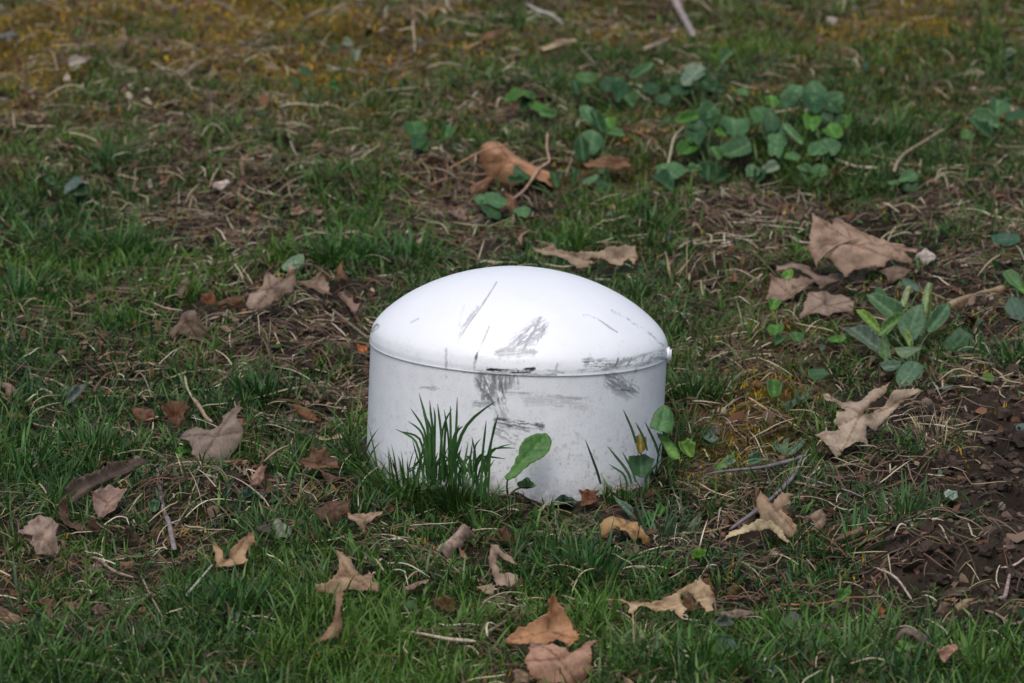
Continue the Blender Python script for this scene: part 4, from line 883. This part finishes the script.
# dry thatch strands
def strands(name, n, hmax, Lr, wr, bright, thr, label, seed):
    x, y = scatter(n); q = wpx(x, y); dd = samp(DRY, *q)+(fbm(x*22, y*18, seed)-.5)*.8
    k = (rng.random(len(x)) < np.clip(dd*1.3-thr, 0.02, 1)) & capmask(x, y, .123); x, y = x[k], y[k]; n = len(x)
    m = 8; L = rng.uniform(*Lr, n); az = rng.uniform(0, 2*math.pi, n); cv = rng.normal(0, .45, n); cv2 = rng.normal(0, .6, n)*(rng.random(n) < .4)
    kink = rng.normal(0, .9, n)*(rng.random(n) < .45); kp = rng.uniform(.2, .8, n)
    t = np.linspace(0, 1, m); a_ = az[:, None]+cv[:, None]*t+cv2[:, None]*np.sin(t*6.28+rng.uniform(0, 6, n)[:, None])*.4+kink[:, None]*(t[None] > kp[:, None])
    C = np.zeros((n, m, 3)); C[:, 0, 0] = x; C[:, 0, 1] = y
    for k_ in range(m-1):
        C[:, k_+1, 0] = C[:, k_, 0]+np.cos(a_[:, k_])*L/(m-1); C[:, k_+1, 1] = C[:, k_, 1]+np.sin(a_[:, k_])*L/(m-1)
    hh = rng.random(n)**1.6*hmax; arch = rng.uniform(.05, 1, n)[:, None]*(1-t[None])+rng.uniform(.05, 1, n)[:, None]*t[None]+.25*np.sin(t[None]*math.pi)
    h0 = height(C[:, 0, 0], C[:, 0, 1]); h1 = height(C[:, -1, 0], C[:, -1, 1]); hm = height(C[:, 4, 0], C[:, 4, 1])
    C[..., 2] = h0[:, None]*(1-t)+h1[:, None]*t+np.clip(hm-.5*(h0+h1), -.002, .02)[:, None]*np.sin(t*math.pi)+.0015+hh[:, None]*np.clip(arch, 0, 1)+rng.uniform(0, .3, n)[:, None]*hh[:, None]
    r2 = (C[..., 0]+.0015)**2+C[..., 1]**2
    C[..., 2] += .0006*np.sin(t[None]*rng.uniform(3, 9, n)[:, None]+rng.uniform(0, 6, n)[:, None])
    keep = ~blocked(C, .75) & (r2.min(1) > .1195**2); C = C[keep]; n = len(C); L = L[keep]
    T = np.gradient(C, axis=1); wd = np.cross(T, np.array([0, -.6, .8])); wd /= np.linalg.norm(wd, axis=2, keepdims=True)+1e-9
    wv = rng.uniform(*wr, n)[:, None]*np.interp(t, [0, .2, .8, 1], [.6, 1, .8, .2])[None]
    return tag(link(name, ribbons(name, C, .5*wv, wd, straw_cols(n, bright)), m_straw), label, 'dry grass', kind='stuff')
strands('thatch', 62000, .010, (.008, .042), (.0005, .0015), 0, .15, 'matted dead brown grass stems lying between the green clumps', 121)
strands('dry_grass', 13000, .016, (.008, .045), (.0005, .0013), .5, .25, 'loose pale straw and dry grass stems arching over the sward', 131)
# dry upright wisps
n = 9000; x, y = scatter(n); q = wpx(x, y); k = (rng.random(len(x)) < np.clip(samp(DRY, *q)*1.3-.2, .03, 1)) & capmask(x, y); x, y = x[k], y[k]; n = len(x)
me = make_blades('dry_wisps', x, y, rng.uniform(.012, .032, n), rng.uniform(.0007, .0016, n), rng.uniform(.2, 1.3, n), rng.uniform(-.5, 2, n), straw_cols(n, .6), mat=m_straw, segs=5)
tag(link('dry_wisps', me, m_straw), 'withered upright grass blades mixed into the green', 'dry grass', kind='stuff')
# tiny weed leaves
def flakes(name, n, size, colf, dens_f, label, cat, hmax, mat, tilt=.7, asp=(.4, .9), prob=.9):
    x, y = scatter(n); k = (rng.random(len(x)) < dens_f(x, y)) & capmask(x, y, .124); x, y = x[k], y[k]; n = len(x)
    s = rng.uniform(*size, n)*rng.choice([1, 1, 1.5], n); ar = rng.uniform(*asp, n); K = 7
    az = rng.uniform(0, 2*math.pi, n); ti = rng.normal(.15, tilt, n)
    nrm = np.stack([np.sin(ti)*np.cos(az), np.sin(ti)*np.sin(az), np.cos(ti)], -1)
    a_ = np.cross(nrm, rng.normal(0, 1, (n, 3))); a_ /= np.linalg.norm(a_, axis=1, keepdims=True); b_ = np.cross(nrm, a_)
    c = np.stack([x, y, height(x, y)+rng.random(n)*hmax+.001], -1)
    th = np.linspace(0, 2*math.pi, K, endpoint=False)
    rr = 1+rng.uniform(-.18, .18, (n, K))
    V = c[:, None]+s[:, None, None]*rr[..., None]*(np.cos(th)[None, :, None]*a_[:, None]+ar[:, None, None]*np.sin(th)[None, :, None]*b_[:, None])+(nrm[:, None]*(rng.uniform(-.3, .3, (n, K))*s[:, None])[..., None])
    keep = ~blocked(np.stack([c, c], 1), prob); V, c = V[keep], c[keep]; n = len(c); cc = colf(n)
    cen = c+nrm[keep]*(-.15*s[keep])[:, None]
    VV = np.concatenate([V, cen[:, None]], 1).reshape(-1, 3); o = np.arange(n)[:, None]*(K+1)
    i = np.arange(K)[None]; F = np.stack([o+i, o+(i+1) % K, o+K+0*i], -1).reshape(-1, 3)
    return tag(link(name, fast_mesh(name, VV, F, np.repeat(cc, K+1, 0)), mat), label, cat, kind='stuff')
def wcol(n):
    return np.array([[.045,.11,.035],[.06,.14,.03],[.05,.10,.06],[.09,.18,.025],[.10,.15,.12]])[rng.choice(5, n, p=[.35,.25,.2,.1,.1])]*rng.uniform(.7, 1.2, (n, 1))
flakes('small_weed_leaves', 5200, (.0016, .0042), wcol, lambda x, y: np.clip(.15+.9*samp(GREEN, *wpx(x, y))-.3*mossmap(*wpx(x, y)), 0, 1)*(fbm(x*17, y*14, 141) > .42), 'tiny rounded weed leaves growing low between the grass blades', 'ground cover', .010, m_blade)
def lcol(n):
    return np.array([[.17,.11,.075],[.13,.065,.035],[.25,.17,.115],[.07,.045,.032],[.18,.085,.045],[.34,.26,.19]])[rng.choice(6, n, p=[.24,.22,.14,.20,.16,.04])]*rng.uniform(.7, 1.15, (n, 1))
flakes('leaf_litter', 26000, (.0010, .0038), lcol, lambda x, y: np.clip(.1+.7*samp(DRY, *wpx(x, y))+.3*samp(SOIL, *wpx(x, y)), 0, 1), 'crumbled brown leaf bits strewn over the soil and thatch', 'leaf litter', .006, m_straw, 1.0, (.3, .9))
flakes('torn_leaf_bits', 2600, (.0035, .0075), lcol, lambda x, y: np.clip(.05+.8*samp(DRY, *wpx(x, y))+.2*samp(SOIL, *wpx(x, y)), 0, 1), 'torn curled brown pieces of brown leaf scattered in the dry patches', 'leaf litter', .008, m_straw, 1.1, (.2, .6))
# soil crumbs
n = 42000; x, y = scatter(n); q = wpx(x, y); sv = samp(SOIL, *q)
k = (rng.random(len(x)) < np.clip(sv*1.25-.35, .015, 1)) & capmask(x, y, .125); x, y, sv = x[k], y[k], sv[k]; n = len(x)
bm = bmesh.new(); bmesh.ops.create_icosphere(bm, subdivisions=2, radius=1); bm.verts.ensure_lookup_table()
TV = np.array([tuple(v.co) for v in bm.verts]); TF = np.array([[v.index for v in f.verts] for f in bm.faces]); bm.free()
s = (.0006+.0046*rng.random(n)**4)*(.7+.6*sv)
mound = np.exp(-((q[0][k]-205)/60)**2-((q[1][k]-500)/28)**2); big = rng.random(n) < .012+.06*mound; s = np.where(big & (sv > .5), rng.uniform(.004, .0085+.004*mound, n), s)
T = TV[None]*np.stack([rng.uniform(.7, 1.3, n), rng.uniform(.7, 1.3, n), rng.uniform(.5, .9, n)], -1)[:, None]
off = rng.uniform(0, 50, n)
T = T*(1+1.0*(vn(TV[None, :, 0]*1.7+off[:, None]+20, (TV[None, :, 1]+TV[None, :, 2])*1.7+off[:, None], 3)-.5)+.3*(vn(TV[None, :, 0]*4+off[:, None]+20, (TV[None, :, 1]-TV[None, :, 2])*4+off[:, None]+9, 5)-.5))[..., None]
c = np.stack([x, y, height(x, y)+s*.25], -1)
V = (c[:, None]+T*s[:, None, None]).reshape(-1, 3); F = (TF[None]+(np.arange(n)*len(TV))[:, None, None]).reshape(-1, 3)
cc = np.array([[.066,.045,.032],[.040,.028,.021],[.11,.076,.056]])[rng.choice(3, n, p=[.5,.35,.15])]*rng.uniform(.7, 1.2, (n, 1))
tag(link('soil_crumbs', fast_mesh('soil_crumbs', V, F, np.repeat(cc, len(TV), 0), smooth=False), m_crumb), 'loose crumbs and clods of brown earth on the bare patches', 'soil', kind='stuff')
# sparser lawn beyond the seen part
x, y = scatter_far(190000); k = rng.random(len(x)) < np.clip(1.8*fbm(x*6, y*5, 151)-.25, 0, 1); x, y = x[k], y[k]; n = len(x)
me = make_blades('outer_grass', x, y, rng.uniform(.015, .04, n), rng.uniform(.0018, .0035, n), rng.uniform(0, .9, n), rng.uniform(.1, 1.5, n), green_cols(n, x, y), check=False)
tag(link('outer_grass', me, m_blade), 'green lawn continuing around the seen ground', 'grass', kind='stuff')

# ------------------------------------------------------------------ tufts that stand out
def tuft(label, c, n, L, spread, colr=(.040, .105, .022), w=(.0014, .0026), lean=(.05, 1.25), straw=False, bias=None):
    B = G(*c); r = np.minimum(np.abs(rng.normal(0, spread, n)), spread*1.7); aa = rng.uniform(0, 2*math.pi, n)
    x = B[0]+r*np.cos(aa)*1.3; y = B[1]+r*np.sin(aa)
    k = capmask(x, y, .123); x, y, aa = x[k], y[k], aa[k]; n = len(x)
    cc = np.array(colr)*(1 if straw else np.array([1.45, 1.3, 1.15]))*rng.uniform(.6, 1.4, (n, 1))
    me = make_blades('grass_tuft', x, y, rng.uniform(L*.55, L, n), rng.uniform(*w, n), rng.uniform(*lean, n), rng.uniform(0, 1.3, n), cc, az=aa+rng.normal(0, .5, n) if bias is None else bias+rng.normal(0, .6, n), segs=6, prob=.5)
    me.transform(__import__('mathutils').Matrix.Translation(-Vector(B)))
    o = link('grass_tuft', me, m_straw if straw else m_blade); o.location = tuple(B)
    tag(o, label, 'grass tuft')
for a_ in [
 ('bright green grass tuft above the standing oak leaf', (335,262), 260, .033, .024, (.038,.11,.022)),
 ('green grass tuft right behind the left shoulder of the dome', (410,262), 130, .038, .018, (.040,.115,.025)),
 ('dark long-bladed grass tuft left of the white body', (262,405), 260, .042, .022, (.024,.072,.018)),
 ('grass tuft touching the right side of the dome', (697,400), 190, .036, .014, (.040,.095,.025)),
 ('long grass tuft in the hollow of the left middle', (95,455), 260, .042, .032, (.035,.095,.020)),
 ('grass tuft at the far left edge above the pale oak leaf', (25,480), 200, .045, .026, (.036,.10,.022)),
 ('thin fresh green blades standing close left of the white body', (352,440), 22, .055, .006, (.085,.19,.03)),
 ('fresh green grass tuft below the dark tuft, among brown leaves', (420,500), 170, .040, .020, (.045,.12,.022)),
 ('grass tuft before the foot of the dome, in the lower middle', (590,585), 240, .034, .024, (.035,.105,.025)),
 ('bluish grass tuft right of the maple leaf at the bottom', (655,540), 120, .040, .018, (.040,.095,.045)),
 ('grass hugging the left foot of the white body', (366,470), 260, .056, .013, (.036,.090,.022), (.001,.002), (.05,.9)),
 ('grass between the left foot of the white body and the spiky tuft', (404,490), 260, .056, .013, (.040,.100,.022), (.001,.002), (.05,1.0)),
 ('short grass at the foot of the spiky tuft before the body', (455,505), 240, .044, .018, (.045,.105,.025), (.001,.002), (.05,1.0)),
 ('low grass under the toothed green leaf before the body', (512,514), 90, .026, .012, (.045,.105,.025), (.001,.002), (.1,1.2)),
 ('grass at the right foot of the white body under the oval leaf', (650,480), 230, .052, .012, (.034,.085,.028), (.001,.002), (.05,1.1)),
 ('grass behind the oval leaf at the right side of the body', (682,455), 150, .040, .012, (.040,.095,.024), (.001,.002), (.05,1.1)),
 ('bright grass tuft at the bottom right corner', (980,680), 200, .040, .028, (.065,.14,.025)),
 ('green grass tuft at the bottom beside the pale leaf tip', (700,670), 260, .042, .030, (.050,.135,.022)),
 ('grass tuft between the pale oak leaf and the bare soil', (908,520), 110, .042, .016, (.040,.10,.030)),
 ('lush grass tuft at the bottom left corner', (60,670), 320, .034, .035, (.050,.14,.025)),
 ('dark green tuft in the grass at the lower left centre', (240,610), 260, .034, .028, (.030,.095,.022)),
 ('grass tuft on the lawn between weed patch and long tan leaf', (650,232), 160, .036, .022, (.040,.095,.026)),
 ('fresh grass tuft behind the peak of the dome', (578,250), 110, .034, .012, (.050,.135,.020)),
 ('soft green tuft right of the weed patch', (890,140), 200, .040, .022, (.050,.115,.030)),
 ('grass tuft on the lawn at the left edge, middle height', (20,300), 240, .036, .028, (.035,.10,.030)),
 ('grass tuft in the upper left lawn', (110,165), 180, .036, .022, (.036,.088,.026)),
 ('grass tuft on the lawn at centre left above the hollow', (120,250), 200, .034, .026, (.036,.10,.030)),
 ('short grass tuft right of the two-eared leaf', (850,540), 150, .036, .020, (.034,.10,.024)),
 ('grass tuft in the lower right lawn', (850,665), 240, .038, .032, (.050,.13,.024))]:
    tuft(*a_)
for a_ in [
 ('tan fibrous clump of dead grass on the brown flat leaf', (297,505), 120, .026, .006, (.30,.20,.11), (.0006,.0011), (.3,1.5), True),
 ('pale dry grass tuft right of the long tan leaf', (672,285), 60, .040, .010, (.34,.28,.15), (.0007,.0014), (.2,1.3), True),
 ('dead tan grass tuft beside the bare soil at right', (935,440), 90, .032, .016, (.33,.27,.15), (.0007,.0015), (.1,1.3), True),
 ('tangle of pale stems at the bottom right of the maple leaf', (640,655), 80, .040, .014, (.32,.28,.15), (.0008,.0015), (.1,1.2), True),
 ('rust coloured dead grass clump in the weed soil at upper centre', (450,185), 110, .034, .016, (.24,.13,.08), (.0006,.0012), (.3,1.5), True),
 ('brown dead grass clump below the crumpled grey leaf', (205,365), 130, .030, .014, (.20,.13,.075), (.0006,.0012), (.4,1.5), True),
 ('rusty dry grass wisps right of the two-eared leaf', (895,530), 60, .030, .012, (.34,.20,.11), (.0006,.0012), (.4,1.5), True)]:
    tuft(*a_)
# the tuft in front of the pipe: each blade its own path
def blade_set(name, label, depth_y, items, colr):
    o0 = np.array([items[0][0][0][0], 0, 0]); allC = []; W = []; cc = []
    for pts, w in items:
        pts = np.array(pts, float); d = ray(pts[:, 0], pts[:, 1])
        yy_ = depth_y+rng.uniform(-.012, .004)+np.linspace(0, rng.uniform(-.01, .006), len(pts))
        t = (yy_-CAM[1])/d[:, 1]; P = CAM+d*t[:, None]
        tt = np.linspace(0, 1, len(pts)); m = 8; u_ = np.linspace(0, 1, m)
        C = np.stack([np.interp(u_, tt, P[:, k]) for k in range(3)], -1)
        C[1:-1] = .25*C[:-2]+.5*C[1:-1]+.25*C[2:]
        allC.append(C); W.append(.5*w/1300*np.interp(u_, [0, .3, .75, 1], [.8, 1, .8, .15])); cc.append(np.array(colr)*rng.uniform(.7, 1.3))
    C = np.array(allC); wd = np.cross(np.gradient(C, axis=1), np.array([.25, -1, 0])); wd /= np.linalg.norm(wd, axis=2, keepdims=True)
    B = C[:, 0].mean(0)
    me = ribbons(name, C-B, np.array(W), wd, np.array(cc)); o = link(name, me, m_blade); o.location = tuple(B)
    tag(o, label, 'grass tuft')
it = []
for tip, bs, w in [((300,65),(350,240),4),((258,145),(340,270),3.5),((243,210),(330,285),3.5),((355,105),(375,270),4),((395,120),(415,270),4),((320,160),(345,250),3),((460,130),(462,280),4),((495,88),(487,300),4),((470,145),(415,270),3.5),((690,108),(500,305),5.5),((705,172),(648,390),4),((690,200),(660,385),3.5),((643,205),(622,390),4),((792,348),(640,362),3.5),((742,402),(600,385),3.5),((775,325),(655,372),3),((525,235),(480,290),4),((570,290),(590,370),3),((180,250),(300,320),3.5),((212,262),(320,300),3.5),((375,140),(380,260),3.5),((340,190),(365,270),3.5),((440,200),(430,290),4),((505,230),(470,300),4),((615,300),(580,370),3),((430,90+60),(452,280),3)]:
    b_ = (bs[0]+(bs[0]-tip[0])*.25, bs[1]+230)
    mid = ((tip[0]+bs[0])/2+(tip[0]-bs[0])*rng.uniform(-.18, .05)+rng.uniform(-6, 6), (tip[1]+bs[1])/2-rng.uniform(0, 14))
    it.append((ZC([b_, bs, mid, tip]), w*.68))
for k in range(48):
    x0 = rng.uniform(250, 660); y0 = rng.uniform(470, 560)-abs(x0-410)*.04; it.append((ZC([(x0, y0), (x0+rng.uniform(-30, 30), y0-70), (x0+rng.uniform(-70, 70), y0-rng.uniform(90, 200)*(1 if 250 < x0 < 560 else .75))]), rng.uniform(1.8, 3)))
blade_set('grass_tuft', 'dark spiky grass tuft standing against the front of the white body', -.146, it, (.050, .130, .032))
it = []
for tip, bs, w in [((128,302),(192,470),2.6),((242,338),(350,470),3),((322,150),(372,262),2.6),((385,215),(430,300),2.4),((432,212),(490,330),2.8),((318,368),(370,460),2.4),((250,430),(330,480),2.4),((520,400),(430,500),3)]:
    it.append((ZR([(bs[0]+15, bs[1]+60), bs, ((tip[0]+bs[0])/2, (tip[1]+bs[1])/2), tip]), w))
blade_set('grass_tuft', 'few thin dark blades crossing the right front of the white body', -.140, it, (.050, .110, .045))
# small teal and white chip on the bare soil
sh = leaf('tiny white and teal chip on the edge of the bare soil', z(768,453,2.969,[(522,115),(535,108),(560,112),(565,130),(548,138),(528,132)]), (.42,.62,.60), 55, 0, .001, .001, .008, cat='chip', name='plastic_chip')

# ------------------------------------------------------------------ light, sky, camera
SUN_EL, SUN_AZ = R(60), R(192)     # azimuth: where the light comes from, clockwise from +Y
w = bpy.data.worlds.new('World'); scene.world = w; w.use_nodes = True
nt = w.node_tree; bg = nt.nodes['Background']; sky = nt.nodes.new('ShaderNodeTexSky'); sky.sky_type = 'NISHITA'
sky.sun_disc = False; sky.sun_elevation = SUN_EL; sky.sun_rotation = SUN_AZ; sky.air_density = 1.0; sky.dust_density = 3.0; sky.ozone_density = 1.0
nt.links.new(sky.outputs[0], bg.inputs[0]); bg.inputs[1].default_value = .118
ld = bpy.data.lights.new('sun', 'SUN'); ld.energy = 1.55; ld.angle = R(36); ld.color = (1, .985, .97)
lo = bpy.data.objects.new('sun', ld); COL.objects.link(lo)
dirv = Vector((math.sin(SUN_AZ)*math.cos(SUN_EL), math.cos(SUN_AZ)*math.cos(SUN_EL), math.sin(SUN_EL)))
lo.rotation_euler = dirv.to_track_quat('Z', 'Y').to_euler(); lo.location = dirv*5
cd = bpy.data.cameras.new('camera'); co = bpy.data.objects.new('camera', cd); COL.objects.link(co)
co.location = tuple(CAM); co.rotation_euler = (math.pi/2-ELEV, 0, 0)
cd.sensor_width = 36; cd.lens = FPX*36/1024; cd.clip_end = 200; cd.clip_start = .1
cd.dof.use_dof = True; cd.dof.focus_distance = 3.9; cd.dof.aperture_fstop = 13
scene.camera = co
scene.view_settings.view_transform = 'Standard'; scene.view_settings.look = 'None'; scene.view_settings.exposure = .14; scene.view_settings.gamma = 1
